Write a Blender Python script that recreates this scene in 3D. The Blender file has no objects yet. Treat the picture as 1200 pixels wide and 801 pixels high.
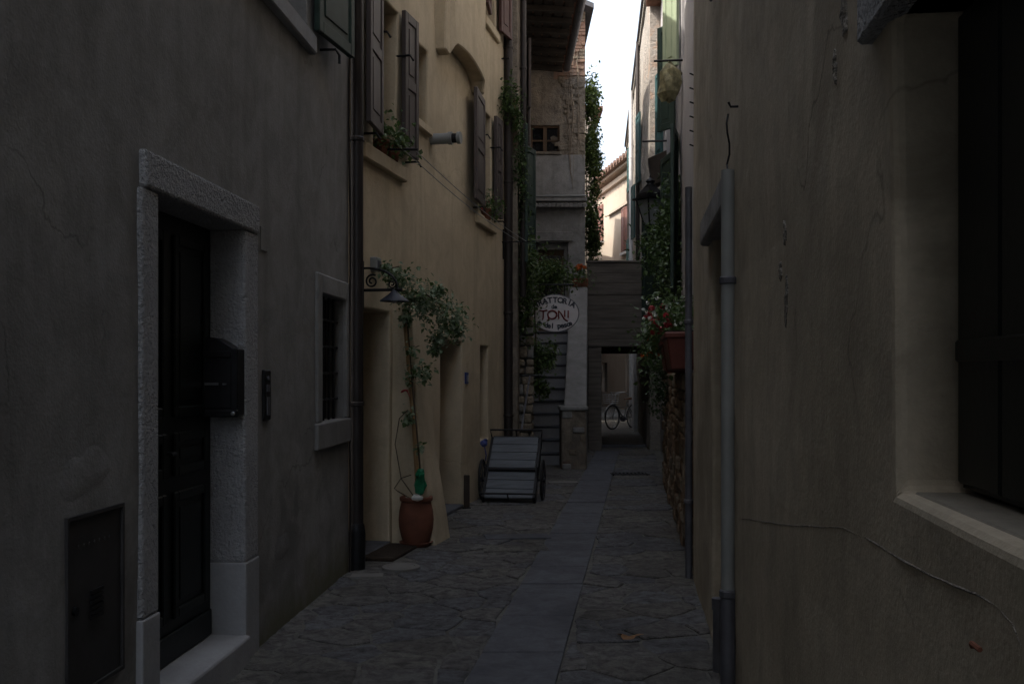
import bpy, bmesh, math, random
from mathutils import Vector, noise, Matrix
R = math.radians
rng = random.Random(7)
S = bpy.context.scene
COL = S.collection
# ------------------------------------------------------------------ camera, sky, sun, exposure
F = 1150.0; H = 1.6; HY = 437.0                      # focal length in photo pixels, eye height, horizon row
cam = bpy.data.cameras.new('camera'); co = bpy.data.objects.new('camera', cam); COL.objects.link(co)
co.location = (0, 0, H); co.rotation_euler = (R(90), 0, 0)
cam.sensor_width = 36; cam.lens = F/1200*36; cam.shift_y = (HY-400.5)/1200
cam.clip_start = .05; cam.clip_end = 3000
S.camera = co
SUN_EL, SUN_AZ = R(47), R(-108)                      # azimuth measured clockwise from +Y (view direction)
W = bpy.data.worlds.new('World'); S.world = W; W.use_nodes = True
nt = W.node_tree; bg = nt.nodes['Background']
sky = nt.nodes.new('ShaderNodeTexSky'); sky.sky_type = 'NISHITA'; sky.sun_disc = False
sky.sun_elevation = SUN_EL; sky.sun_rotation = SUN_AZ
sky.air_density = 1.0; sky.dust_density = 9.0; sky.ozone_density = 1.0
veil = nt.nodes.new('ShaderNodeMix'); veil.data_type = 'RGBA'          # thin even white haze over the blue
veil.inputs[0].default_value = .5; veil.inputs[7].default_value = (3.65, 4.1, 4.7, 1)
nt.links.new(sky.outputs[0], veil.inputs[6]); nt.links.new(veil.outputs[2], bg.inputs[0]); bg.inputs[1].default_value = 0.15
sl = bpy.data.lights.new('sun', 'SUN'); sl.energy = 2.0; sl.angle = R(.5); sl.color = (1, .93, .82)
so = bpy.data.objects.new('sun', sl); COL.objects.link(so)
sd = Vector((math.sin(SUN_AZ)*math.cos(SUN_EL), math.cos(SUN_AZ)*math.cos(SUN_EL), math.sin(SUN_EL)))
so.rotation_euler = sd.to_track_quat('Z', 'Y').to_euler(); so.location = (0, 0, 40)
vs = S.view_settings; vs.view_transform = 'Standard'; vs.look = 'None'; vs.exposure = 1.7; vs.gamma = 1; vs.use_curve_mapping = False

# ------------------------------------------------------------------ materials
MATS = {}
def nodes(name):
    m = bpy.data.materials.new(name); m.use_nodes = True
    t = m.node_tree; b = t.nodes['Principled BSDF']
    return m, t, b
def N(t, typ, **kw):
    n = t.nodes.new(typ)
    for k, v in kw.items():
        if k.startswith('i_'):
            k = k[2:]; n.inputs[int(k) if k.isdigit() else k].default_value = v
        else: setattr(n, k, v)
    return n
def c4(c): return (c[0], c[1], c[2], 1)
def noise_fac(t, vec, scale, detail=4, lo=.35, hi=.65, rough=.55, dist=0):
    n = N(t, 'ShaderNodeTexNoise', i_Scale=scale, i_Detail=detail, i_Roughness=rough, i_Distortion=dist)
    t.links.new(vec, n.inputs['Vector'])
    mr = N(t, 'ShaderNodeMapRange'); mr.inputs[1].default_value = lo; mr.inputs[2].default_value = hi
    t.links.new(n.outputs[0], mr.inputs[0])
    return mr.outputs[0], n.outputs[0]
def mixc(t, fac, a, b):
    m = N(t, 'ShaderNodeMix', data_type='RGBA')
    if isinstance(fac, float): m.inputs[0].default_value = fac
    else: t.links.new(fac, m.inputs[0])
    for i, v in ((6, a), (7, b)):
        if isinstance(v, tuple): m.inputs[i].default_value = c4(v)
        else: t.links.new(v, m.inputs[i])
    return m.outputs[2]
def mul(t, a, k):
    m = N(t, 'ShaderNodeMath', operation='MULTIPLY'); t.links.new(a, m.inputs[0])
    if isinstance(k, float): m.inputs[1].default_value = k
    else: t.links.new(k, m.inputs[1])
    return m.outputs[0]
def coords(t, scale=(1, 1, 1)):
    tc = N(t, 'ShaderNodeTexCoord'); mp = N(t, 'ShaderNodeMapping'); mp.inputs['Scale'].default_value = scale
    t.links.new(tc.outputs['Object'], mp.inputs[0]); return mp.outputs[0]
def bump(t, b, specs, vec, dist=.01):
    prev = None
    for scale, detail, strength in specs:
        n = N(t, 'ShaderNodeTexNoise', i_Scale=scale, i_Detail=detail, i_Roughness=.6)
        t.links.new(vec, n.inputs['Vector'])
        bp = N(t, 'ShaderNodeBump'); bp.inputs['Strength'].default_value = strength; bp.inputs['Distance'].default_value = dist
        t.links.new(n.outputs[0], bp.inputs['Height'])
        if prev is not None: t.links.new(prev, bp.inputs['Normal'])
        prev = bp.outputs[0]
    t.links.new(prev, b.inputs['Normal'])
def plaster(name, c1, c2, stain, streak=.5, stain_amt=.6, bumps=((70, 5, .25), (9, 4, .25)), dist=.012, patch=None, moss=None, mottle=.3, mscale=3.7, cracks=0.0):
    m, t, b = nodes(name); v = coords(t); vs_ = coords(t, (3.5, 3.5, .22))
    f1, _ = noise_fac(t, v, 1.1, 6, .32, .68)
    col = mixc(t, f1, c1, c2)
    f2, _ = noise_fac(t, vs_, 1.6, 5, .5, .78)
    col = mixc(t, mul(t, f2, streak), col, stain)
    f3, _ = noise_fac(t, v, .55, 7, .52, .7, .65)
    col = mixc(t, mul(t, f3, stain_amt), col, stain)
    if patch:
        f4, _ = noise_fac(t, v, .8, 8, .60, .635, .6, .4)
        col = mixc(t, mul(t, f4, .7), col, patch)
    fg, _ = noise_fac(t, v, 45, 4, .3, .7)
    col = mixc(t, mul(t, fg, .22), col, stain)
    f5, _ = noise_fac(t, v, mscale, 9, .40, .64, .72, .6)
    col = mixc(t, mul(t, f5, mottle), col, stain)
    if cracks:
        nz = N(t, 'ShaderNodeTexNoise', i_Scale=2.2, i_Detail=6.0); t.links.new(v, nz.inputs['Vector'])
        vm = N(t, 'ShaderNodeVectorMath', operation='MULTIPLY_ADD'); t.links.new(nz.outputs['Color'], vm.inputs[0]); vm.inputs[1].default_value = (.55, .55, .55); t.links.new(v, vm.inputs[2])
        vo = N(t, 'ShaderNodeTexVoronoi', feature='DISTANCE_TO_EDGE', i_Scale=.75); t.links.new(vm.outputs[0], vo.inputs['Vector'])
        mr2 = N(t, 'ShaderNodeMapRange'); mr2.inputs[1].default_value = .006; mr2.inputs[2].default_value = .0; t.links.new(vo.outputs['Distance'], mr2.inputs[0])
        fm, _ = noise_fac(t, v, .9, 3, .5, .6)
        col = mixc(t, mul(t, mul(t, mr2.outputs[0], fm), cracks), col, tuple(x*.45 for x in stain))
    if moss:
        sx = N(t, 'ShaderNodeSeparateXYZ'); t.links.new(v, sx.inputs[0])
        nn, raw = noise_fac(t, v, 2.6, 6)
        ad = N(t, 'ShaderNodeMath', operation='MULTIPLY_ADD'); t.links.new(raw, ad.inputs[0]); ad.inputs[1].default_value = -.9
        t.links.new(sx.outputs[2], ad.inputs[2])
        mr = N(t, 'ShaderNodeMapRange'); mr.inputs[1].default_value = -.12; mr.inputs[2].default_value = -.42
        t.links.new(ad.outputs[0], mr.inputs[0])
        col = mixc(t, mul(t, mr.outputs[0], .75), col, moss)
    t.links.new(col, b.inputs['Base Color']); b.inputs['Roughness'].default_value = .93
    b.inputs['Specular IOR Level'].default_value = .15
    bump(t, b, bumps, v, dist)
    MATS[name] = m
def simple(name, c, rough=.6, metal=0.0, var=.35, scale=9, bs=.15, c2=None, spec=.35, stretch=(1, 1, 1)):
    m, t, b = nodes(name); v = coords(t, stretch)
    f, _ = noise_fac(t, v, scale, 5, .3, .7)
    d = c2 or tuple(x*(1-var) for x in c)
    t.links.new(mixc(t, f, c, d), b.inputs['Base Color'])
    b.inputs['Roughness'].default_value = rough; b.inputs['Metallic'].default_value = metal
    b.inputs['Specular IOR Level'].default_value = spec
    if bs: bump(t, b, ((scale*5, 4, bs),), v, .005)
    MATS[name] = m
def leafmat(name, c1, c2, trans=.25):
    m, t, b = nodes(name); v = coords(t)
    f, _ = noise_fac(t, v, 14, 2, .35, .65)
    t.links.new(mixc(t, f, c1, c2), b.inputs['Base Color']); b.inputs['Roughness'].default_value = .45
    tr = N(t, 'ShaderNodeBsdfTranslucent'); tr.inputs[0].default_value = c4(tuple(x*1.2 for x in c2))
    mx = N(t, 'ShaderNodeMixShader'); mx.inputs[0].default_value = trans
    t.links.new(b.outputs[0], mx.inputs[1]); t.links.new(tr.outputs[0], mx.inputs[2])
    t.links.new(mx.outputs[0], t.nodes['Material Output'].inputs[0])
    MATS[name] = m

plaster('grey_plaster', (.33, .322, .315), (.26, .254, .248), (.145, .14, .132), .65, .7, patch=(.33, .32, .305), moss=(.13, .125, .07), mottle=.5, cracks=.5)
plaster('patch_plaster', (.35, .342, .335), (.275, .27, .265), (.13, .125, .118), .1, .6, mottle=.5)
plaster('yellow_plaster', (.64, .54, .385), (.55, .46, .325), (.37, .305, .215), .6, .6, mottle=.45, cracks=.35, bumps=((60, 5, .25), (7, 4, .3)))
plaster('dirty_dimmed_sill', (.30, .275, .225), (.23, .21, .17), (.11, .10, .085), .1, .6)  # dirt tone, also darkened in colour to offset skylight on the sill
plaster('brown_plaster', (.56, .49, .375), (.43, .375, .28), (.25, .215, .165), .35, .8, bumps=((80, 6, .22), (4, 5, .5)), patch=(.36, .31, .23), mottle=.45, cracks=.7)
plaster('old_plaster', (.36, .305, .235), (.25, .212, .17), (.10, .088, .075), .6, .8, mottle=.75, mscale=5, bumps=((40, 6, .6), (8, 5, .6)), dist=.03, patch=(.21, .12, .08))
plaster('cement_render', (.38, .375, .36), (.28, .275, .27), (.15, .145, .14), .7, .6, mottle=.6, mscale=4, bumps=((40, 6, .4), (6, 4, .4)), dist=.02)
plaster('pale_rough_plaster', (.36, .335, .305), (.29, .27, .245), (.19, .165, .14), .5, .6, bumps=((18, 6, .8), (5, 4, .5)), dist=.05, patch=(.36, .24, .17))
plaster('lilac_plaster', (.44, .43, .44), (.37, .36, .37), (.27, .26, .26), .5, .5)
plaster('cream_plaster', (.43, .38, .325), (.385, .335, .285), (.34, .285, .23), .3, .4)
plaster('rough_stone', (.47, .47, .475), (.37, .37, .375), (.2, .2, .2), .1, .5, bumps=((42, 3, .9), (85, 3, .6)), dist=.035)
plaster('smooth_stone', (.40, .405, .415), (.32, .325, .335), (.22, .21, .205), .3, .4, bumps=((50, 5, .2), (8, 4, .2)))
plaster('dull_stone', (.33, .325, .315), (.26, .255, .25), (.15, .145, .14), .4, .6, mottle=.5)
plaster('rubble_stone', (.33, .275, .205), (.20, .165, .125), (.11, .09, .07), .2, .6, bumps=((30, 6, .7), (9, 4, .6)), dist=.03)
plaster('brown_rubble', (.25, .17, .11), (.155, .11, .075), (.085, .065, .05), .2, .6, bumps=((30, 6, .8), (9, 4, .6)), dist=.03)
plaster('brick_wall', (.30, .16, .105), (.22, .13, .09), (.30, .25, .2), .2, .6, bumps=((40, 6, .5), (9, 4, .5)), dist=.02)
plaster('mortar', (.19, .185, .168), (.13, .126, .115), (.06, .058, .053), .1, .7, mottle=.7, mscale=9, bumps=((60, 5, .4), (9, 4, .3)))
plaster('scab_plaster', (.36, .335, .295), (.25, .23, .20), (.14, .125, .105), .1, .7, bumps=((30, 6, 1.0), (12, 4, .8)), dist=.03)
for i, (a, b_) in enumerate((((.21, .20, .19), (.14, .134, .13)), ((.19, .19, .20), (.125, .128, .138)), ((.21, .20, .18), (.15, .142, .13)), ((.18, .17, .155), (.12, .115, .105)))):
    plaster('paving%d' % i, a, b_, (.052, .05, .048), .0, .7, bumps=((30, 8, .9), (6, 5, .9)), dist=.035, mottle=.85, mscale=11)
plaster('slab_stone', (.145, .15, .165), (.108, .111, .124), (.06, .06, .066), .0, .6, bumps=((60, 6, .35), (7, 4, .35)), mottle=.6, mscale=6)
plaster('pale_slab', (.23, .225, .21), (.165, .16, .15), (.15, .14, .13), .0, .5)
simple('black_green_paint', (.007, .011, .010), .45, var=.4)
simple('green_paint', (.030, .055, .045), .55, var=.3)
simple('teal_paint', (.03, .085, .09), .6, var=.35)
simple('pale_green_paint', (.36, .43, .30), .6, var=.2, stretch=(1, 1, .1))
simple('brown_paint', (.085, .068, .064), .5, var=.3, stretch=(1, 1, .15))
simple('red_shutter', (.20, .095, .075), .6, var=.3)
simple('maroon_shutter', (.10, .05, .042), .6, var=.3)
simple('rust_shutter', (.34, .14, .06), .6, var=.3)
simple('black_iron', (.018, .018, .02), .5, .4, .4, 25, .2)
simple('dark_pipe', (.035, .028, .026), .45, .2, .3, 6)
simple('grey_pipe', (.29, .30, .29), .5, 0, .25, 4, .1)
simple('zinc_pipe', (.15, .15, .17), .5, .4, .4, 7, .2)
simple('steel_cabinet', (.055, .052, .052), .55, .1, .35, 8)
simple('old_wood', (.17, .15, .13), .85, 0, .55, 3, .5, stretch=(.5, 6, 6))
simple('grey_planks', (.13, .145, .165), .7, 0, .4, 4, .3, stretch=(.6, 6, 6))
simple('dark_wood', (.055, .042, .032), .85, 0, .5, 5, .4)
simple('brown_wood', (.14, .09, .055), .8, 0, .45, 6, .3, stretch=(5, 5, .4))
simple('terracotta', (.21, .08, .048), .8, 0, .35, 8, .25)
simple('plastic_terracotta', (.15, .04, .026), .55, 0, .25, 6, .1)
simple('bamboo', (.40, .25, .12), .6, 0, .35, 8, .1)
simple('stem', (.10, .075, .05), .8, 0, .4, 20, .2)
simple('dry_vine', (.26, .21, .16), .9, 0, .4, 20, .2)
simple('white_paint', (.62, .63, .65), .5, 0, .15, 6, .1)
simple('sign_cream', (.66, .62, .62), .5, 0, .12, 5, .05)
simple('sign_red', (.16, .022, .02), .5, 0, .1, 5, 0)
simple('sign_dark', (.035, .04, .055), .5, 0, .1, 5, 0)
simple('blue_enamel', (.02, .05, .22), .3, 0, .2, 8, 0)
simple('green_plastic', (.012, .17, .075), .4, 0, .3, 20, .2)
simple('blue_plastic', (.10, .13, .38), .5, 0, .4, 30, .2)
simple('yellow_cloth', (.27, .25, .14), .7, 0, .75, 14, .3)
simple('roof_tile', (.26, .13, .085), .85, 0, .5, 9, .5)
simple('old_tile', (.17, .105, .08), .85, 0, .5, 9, .5)
simple('dark_roof', (.10, .10, .11), .7, 0, .4, 9, .4)
simple('rubber', (.02, .02, .02), .8, 0, .2, 20, .1)
simple('chrome', (.45, .46, .48), .3, .9, .2, 20, 0)
simple('soil', (.04, .03, .02), .95, 0, .5, 20, .5)
simple('mat_fibre', (.045, .032, .022), .95, 0, .5, 40, .6)
simple('dead_leaf', (.28, .15, .07), .8, 0, .4, 30, .2)
simple('glass_dark', (.012, .014, .016), .08, 0, .3, 3, 0, spec=.5)
simple('lamp_glass', (.30, .32, .33), .25, 0, .2, 6, 0)
simple('dark_inside', (.02, .018, .016), .95, 0, .3, 4, 0)
simple('petal_red', (.40, .03, .04), .5, 0, .3, 20, 0)
simple('petal_white', (.75, .75, .70), .5, 0, .15, 20, 0)
simple('petal_orange', (.62, .13, .02), .5, 0, .3, 20, 0)
simple('leather', (.20, .10, .05), .5, 0, .3, 20, .1)
leafmat('leaf_mid', (.045, .085, .025), (.085, .14, .04))
leafmat('leaf_dark', (.022, .048, .016), (.05, .085, .028))
leafmat('leaf_pale', (.11, .18, .09), (.34, .41, .29))
leafmat('leaf_lit', (.06, .10, .025), (.11, .16, .04))

# ------------------------------------------------------------------ mesh helpers
class MB:
    def __init__(s): s.v = []; s.f = []; s.m = []
    def add(s, vs_, fs, mi=0):
        o = len(s.v); s.v += [tuple(x) for x in vs_]
        s.f += [tuple(i+o for i in f) for f in fs]; s.m += [mi]*len(fs); return s
    def hexa(s, p, mi=0):            # p: 8 points, 0-3 bottom ring, 4-7 top ring
        return s.add(p, [(3, 2, 1, 0), (4, 5, 6, 7), (0, 1, 5, 4), (1, 2, 6, 5), (2, 3, 7, 6), (3, 0, 4, 7)], mi)
    def box(s, x0, x1, y0, y1, z0, z1, mi=0):
        return s.hexa([(x0, y0, z0), (x1, y0, z0), (x1, y1, z0), (x0, y1, z0), (x0, y0, z1), (x1, y0, z1), (x1, y1, z1), (x0, y1, z1)], mi)
    def tube(s, path, r, n=8, mi=0, caps=True):
        path = [Vector(p) for p in path]; k = len(path)
        rs = r if isinstance(r, (list, tuple)) else [r]*k
        rings = []; up = None
        for i, p in enumerate(path):
            t = (path[min(i+1, k-1)]-path[max(i-1, 0)]).normalized()
            if up is None:
                up = Vector((0, 0, 1)) if abs(t.z) < .9 else Vector((1, 0, 0))
            a = t.cross(up)
            if a.length < 1e-4: a = t.cross(Vector((.3, 1, .2)))
            a.normalize(); b = a.cross(t).normalized(); up = b
            rings.append([p+(a*math.cos(2*math.pi*j/n)+b*math.sin(2*math.pi*j/n))*rs[i] for j in range(n)])
        vs_ = [q for rg in rings for q in rg]; fs = []
        for i in range(k-1):
            for j in range(n):
                j2 = (j+1) % n
                fs.append((i*n+j, i*n+j2, (i+1)*n+j2, (i+1)*n+j))
        if caps: fs += [tuple(range(n))[::-1], tuple((k-1)*n+j for j in range(n))]
        return s.add(vs_, fs, mi)
    def lathe(s, prof, c=(0, 0, 0), n=24, mi=0, sx=1, sy=1):
        vs_ = []; fs = []
        for r, z in prof:
            for j in range(n):
                a = 2*math.pi*j/n; vs_.append((c[0]+r*sx*math.cos(a), c[1]+r*sy*math.sin(a), c[2]+z))
        for i in range(len(prof)-1):
            for j in range(n):
                j2 = (j+1) % n; fs.append((i*n+j, i*n+j2, (i+1)*n+j2, (i+1)*n+j))
        fs += [tuple(range(n))[::-1], tuple((len(prof)-1)*n+j for j in range(n))]
        return s.add(vs_, fs, mi)
    def build(s, name, mat, parent=None, bevel=0, smooth=False, segs=1, kind=None, weld=False, label=None):
        me = bpy.data.meshes.new(name)
        off = Vector((0, 0, 0))
        p = parent
        while p is not None: off += p.location; p = p.parent
        me.from_pydata([Vector(v)-off for v in s.v], [], s.f)
        ml = mat if isinstance(mat, (list, tuple)) else [mat]
        for m in ml: me.materials.append(MATS[m])
        if len(ml) > 1: me.polygons.foreach_set('material_index', s.m)
        bm = bmesh.new(); bm.from_mesh(me)
        if weld: bmesh.ops.remove_doubles(bm, verts=bm.verts, dist=.0005)
        if weld != 'nonormal': bmesh.ops.recalc_face_normals(bm, faces=bm.faces)
        bm.to_mesh(me); bm.free()
        if smooth:
            me.polygons.foreach_set('use_smooth', [True]*len(me.polygons)); me.update()
            try: me.set_sharp_from_angle(angle=R(40))
            except Exception: pass
        o = bpy.data.objects.new(name, me); COL.objects.link(o)
        if parent is not None: o.parent = parent
        if bevel:
            b = o.modifiers.new('bevel', 'BEVEL'); b.width = bevel; b.segments = segs; b.limit_method = 'ANGLE'; b.angle_limit = R(50)
        if kind: o['kind'] = kind
        if label: o['label'] = label
        return o
def tag(o, label, cat, group=None):
    o['label'] = label; o['category'] = cat
    if group: o['group'] = group
    return o
def thing(name, loc, label, cat, group=None):
    o = bpy.data.objects.new(name, None); COL.objects.link(o); o.location = loc; o.empty_display_size = .2
    return tag(o, label, cat, group)
class Frame:                        # a vertical plane: P(s, z, o) with o = distance out of the wall into the alley
    def __init__(f, ox, oy, ux, uy, nx, ny):
        f.o = Vector((ox, oy, 0)); f.u = Vector((ux, uy, 0)); f.n = Vector((nx, ny, 0)).normalized()
    def P(f, s, z, o=0): 
        p = f.o+f.u*s+f.n*o; return Vector((p.x, p.y, z))
    def box(f, mb, s0, s1, z0, z1, o0, o1, mi=0):
        return mb.hexa([f.P(s0, z0, o0), f.P(s1, z0, o0), f.P(s1, z0, o1), f.P(s0, z0, o1), f.P(s0, z1, o0), f.P(s1, z1, o0), f.P(s1, z1, o1), f.P(s0, z1, o1)], mi)
def line(a, b, side): return Frame(a, 0, b, 1, side, -side*b)
def wallmesh(fr, s0, s1, z0, z1, openings, depth, step=.3, amp=.012, seed=0, freq=.9):
    """closed body with a slightly wavy front and real recesses: openings (s0, s1, z0, z1, reveal)"""
    mb = MB()
    def grid(lo, hi, cuts):
        c = sorted(set([round(x, 4) for x in [lo, hi]+[x for x in cuts if lo < x < hi]])); out = []
        for a, b in zip(c, c[1:]):
            n = max(1, round((b-a)/step)); out += [a+(b-a)*i/n for i in range(n)]
        return out+[c[-1]]
    ss = grid(s0, s1, [x for o in openings for x in o[:2]]); zs = grid(z0, z1, [x for o in openings for x in o[2:4]])
    idx = {}
    def vid(i, j, extra=0):
        k = (i, j, extra)
        if k not in idx:
            p = fr.P(ss[i], zs[j], 0); d = noise.noise(Vector((p.x*freq+seed, p.y*freq, p.z*freq)))*amp + noise.noise(Vector((p.x*3+seed, p.y*3, p.z*3)))*amp*.35
            if ss[i] in (s0, s1) or zs[j] in (z0, z1): d = 0
            idx[k] = len(mb.v); q = p+fr.n*(d-extra); mb.v.append(tuple(q))
        return idx[k]
    def hole(i, j):
        cs, cz = (ss[i]+ss[i+1])/2, (zs[j]+zs[j+1])/2
        for o in openings:
            if o[0] < cs < o[1] and o[2] < cz < o[3]: return o
    ns, nz = len(ss)-1, len(zs)-1
    def face(*q): mb.f.append(q); mb.m.append(0)
    for i in range(ns):
        for j in range(nz):
            h = hole(i, j)
            if h is None: face(vid(i, j), vid(i+1, j), vid(i+1, j+1), vid(i, j+1))
            else:
                e = h[4]
                face(vid(i, j, e), vid(i+1, j, e), vid(i+1, j+1, e), vid(i, j+1, e))
                if i == 0 or hole(i-1, j) is not h: face(vid(i, j), vid(i, j+1), vid(i, j+1, e), vid(i, j, e))
                if i == ns-1 or hole(i+1, j) is not h: face(vid(i+1, j), vid(i+1, j+1), vid(i+1, j+1, e), vid(i+1, j, e))
                if j == 0 or hole(i, j-1) is not h: face(vid(i, j), vid(i+1, j), vid(i+1, j, e), vid(i, j, e))
                if j == nz-1 or hole(i, j+1) is not h: face(vid(i, j+1), vid(i+1, j+1), vid(i+1, j+1, e), vid(i, j+1, e))
    b = [len(mb.v)+k for k in range(4)]
    mb.v += [tuple(fr.P(s0, z0, -depth)), tuple(fr.P(s1, z0, -depth)), tuple(fr.P(s1, z1, -depth)), tuple(fr.P(s0, z1, -depth))]
    face(*b)
    bot = [vid(i, 0) for i in range(ns+1)]; top = [vid(i, nz) for i in range(ns+1)]
    lef = [vid(0, j) for j in range(nz+1)]; rig = [vid(ns, j) for j in range(nz+1)]
    face(*bot, b[1], b[0]); face(*top, b[2], b[3]); face(*lef, b[3], b[0]); face(*rig, b[2], b[1])
    return mb
def onwall(fr, px):                 # wall parameter s = depth for a line frame at a photo column
    k = (px-600)/F; return (fr.o.x)/(k-fr.u.x)
def pt(px, py, d): return Vector(((px-600)/F*d, d, H+(HY-py)/F*d))
def gnd(px, py): d = F*H/(py-HY); return Vector(((px-600)/F*d, d, 0))

def leaves(mb, centres, n, size, spread, mi=0, rnd=rng, down=.3):
    """many small folded leaf faces scattered round centre points (x,y,z,(rx,ry,rz))"""
    for _ in range(n):
        c, rr = centres[rnd.randrange(len(centres))]
        v = Vector((rnd.gauss(0, 1), rnd.gauss(0, 1), rnd.gauss(0, 1)))*.5
        p = Vector(c)+Vector((v.x*rr[0], v.y*rr[1], v.z*rr[2]))*spread
        L = size*rnd.uniform(.55, 1.25); w = L*rnd.uniform(.28, .42)
        d = Vector((rnd.uniform(-1, 1), rnd.uniform(-1, 1), rnd.uniform(-1, .7)-down)).normalized()
        s_ = d.cross(Vector((rnd.uniform(-.6, .6), rnd.uniform(-.6, .6), 1))).normalized(); nn = s_.cross(d)
        mid = p+d*L*.45
        mb.add([p, mid+s_*w+nn*w*.35, p+d*L, mid-s_*w+nn*w*.35], [(0, 1, 2), (0, 2, 3)], mi)
def petals(mb, c, r, n=14, mi=0, rnd=rng):
    for _ in range(n):
        d = Vector((rnd.gauss(0, 1), rnd.gauss(0, 1), rnd.gauss(0, 1))).normalized(); p = Vector(c)+d*r*.6
        a = d.cross(Vector((.3, .2, 1))).normalized()*r*.55; b = d.cross(a).normalized()*r*.55
        mb.add([p-a, p-b, p+a, p+b], [(0, 1, 2), (0, 2, 3)], mi)
def shutter(root, fr, s0, s1, z0, z1, o, mat, ang_pt=None, panels=2, thick=.045, slats=0, name='shutter'):
    """panelled leaf from (s0,o0) to (s1,o1) as seen in plan; o may be a pair"""
    oa, ob = o if isinstance(o, tuple) else (o, o)
    A = fr.P(s0, 0, oa); B = fr.P(s1, 0, ob); u = (B-A); L = u.length; u.normalize(); n = Vector((-u.y, u.x, 0))
    if n.dot(fr.n) < 0: n = -n
    sf = Frame(A.x, A.y, u.x, u.y, n.x, n.y)
    mb = MB(); st = .07
    sf.box(mb, 0, st, z0, z1, 0, thick); sf.box(mb, L-st, L, z0, z1, 0, thick)
    zs = [z0+(z1-z0)*i/panels for i in range(panels+1)]
    for i, z in enumerate(zs):
        a, b = (z, z+.09) if i == 0 else ((z-.09, z) if i == panels else (z-.05, z+.05))
        sf.box(mb, st, L-st, a, b, .001, thick-.001)
    leaf = mb.build(name, mat, root, bevel=.006)
    for i in range(panels):
        a = zs[i]+(.09 if i == 0 else .05); b = zs[i+1]-(.09 if i == panels-1 else .05)
        if slats:
            k = int((b-a)/slats)
            m2 = MB()
            for q in range(k):
                zz = a+(b-a)*(q+.5)/k; hh = (b-a)/k*.62
                m2.hexa([sf.P(st, zz-hh, thick*.75), sf.P(L-st, zz-hh, thick*.75), sf.P(L-st, zz-hh+.008, thick*.85), sf.P(st, zz-hh+.008, thick*.85),
                         sf.P(st, zz+hh, thick*.15), sf.P(L-st, zz+hh, thick*.15), sf.P(L-st, zz+hh+.008, thick*.25), sf.P(st, zz+hh+.008, thick*.25)])
            m2.build('slat', mat, leaf, kind='stuff')
        else:
            m2 = MB(); sf.box(m2, st-.003, L-st+.003, a-.003, b+.003, .012, thick-.014)
            if b-a > .2: sf.box(m2, st+.045, L-st-.045, a+.05, b-.05, .02, thick-.005)
            m2.build('panel', mat, leaf, bevel=.004)
    return leaf
def downpipe(root, p0, p1, r, mat, brackets=(), boot=None, n=14):
    p0, p1 = Vector(p0), Vector(p1)
    o = MB().tube([p0, p1], r, n).build('downpipe', mat, root, smooth=True)
    for z in brackets:
        MB().lathe([(r+.004, -.018), (r+.009, -.012), (r+.009, .012), (r+.004, .018)], (p0.x, p0.y, z), n).build('clamp', boot or mat, o)
    return o

# ------------------------------------------------------------------ wall lines (plan), all from the vanishing lines of the photo
LA = line(-1.896, .0725, 1)     # grey house
LB = line(-3.08, .213, 1)       # yellow house
LB2 = line(-.42, .0357, 1)      # eaved house behind the stairs
LC = line(.486, .121, -1)       # near house on the other side
LD1 = line(.62, .121, -1)       # lilac house behind the low wall
LD2 = line(1.083, .0875, -1)    # rough pale house beyond the footbridge
FE = Frame(0, 21, 1, 0, 0, -1)  # front of the stone house
FF_ = Frame(5.19, 42, -.1613, 1, -1, -.1613)   # far cream house, s = d-42

# ------------------------------------------------------------------ ground and paving
g = MB(); g.add([(-400, -400, 0), (400, -400, 0), (400, 900, 0), (-400, 900, 0)], [(0, 1, 2, 3)])
o = g.build('ground', 'mortar'); o['kind'] = 'structure'
pave = bpy.data.objects.new('pavement', None); COL.objects.link(pave); pave['kind'] = 'structure'; pave.location = (0, 10, 0)
def clip(poly, nx, ny, c):        # keep nx*x+ny*y <= c
    out = []
    for i in range(len(poly)):
        p, q = poly[i], poly[(i+1) % len(poly)]; a = nx*p[0]+ny*p[1]-c; b = nx*q[0]+ny*q[1]-c
        if a <= 0: out.append(p)
        if a*b < 0:
            k = a/(a-b); out.append((p[0]+(q[0]-p[0])*k, p[1]+(q[1]-p[1])*k))
    return out
STRIP = lambda d: -.01+.131*(d-5.05)
SW = .24
seeds = []
pr = random.Random(21)
def spacing(d): return .27 if d < 8 else (.34 if d < 11 else (.44 if d < 15 else .56))
for _ in range(60000):
    d = pr.uniform(4.3, 20.4); x = pr.uniform(-2, 3.4)
    lo = max(-1.896+.0725*d, -3.08+.213*d) if d < 14 else -.1
    hi = .486+.121*d
    if x < lo-.25 or x > hi+.25: continue
    k = spacing(d)*pr.uniform(.8, 1.15)
    if all((x-a)**2/1.7+(d-b)**2 > k*k for a, b in seeds): seeds.append((x, d))
def jit(x, y):
    v = noise.noise_vector(Vector((x*3.1, y*3.1, 4.2))); w = noise.noise_vector(Vector((x*11, y*11, 1.2))); return (x+v.x*.045+w.x*.016, y+v.y*.045+w.y*.016)
nst = 0
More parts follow.
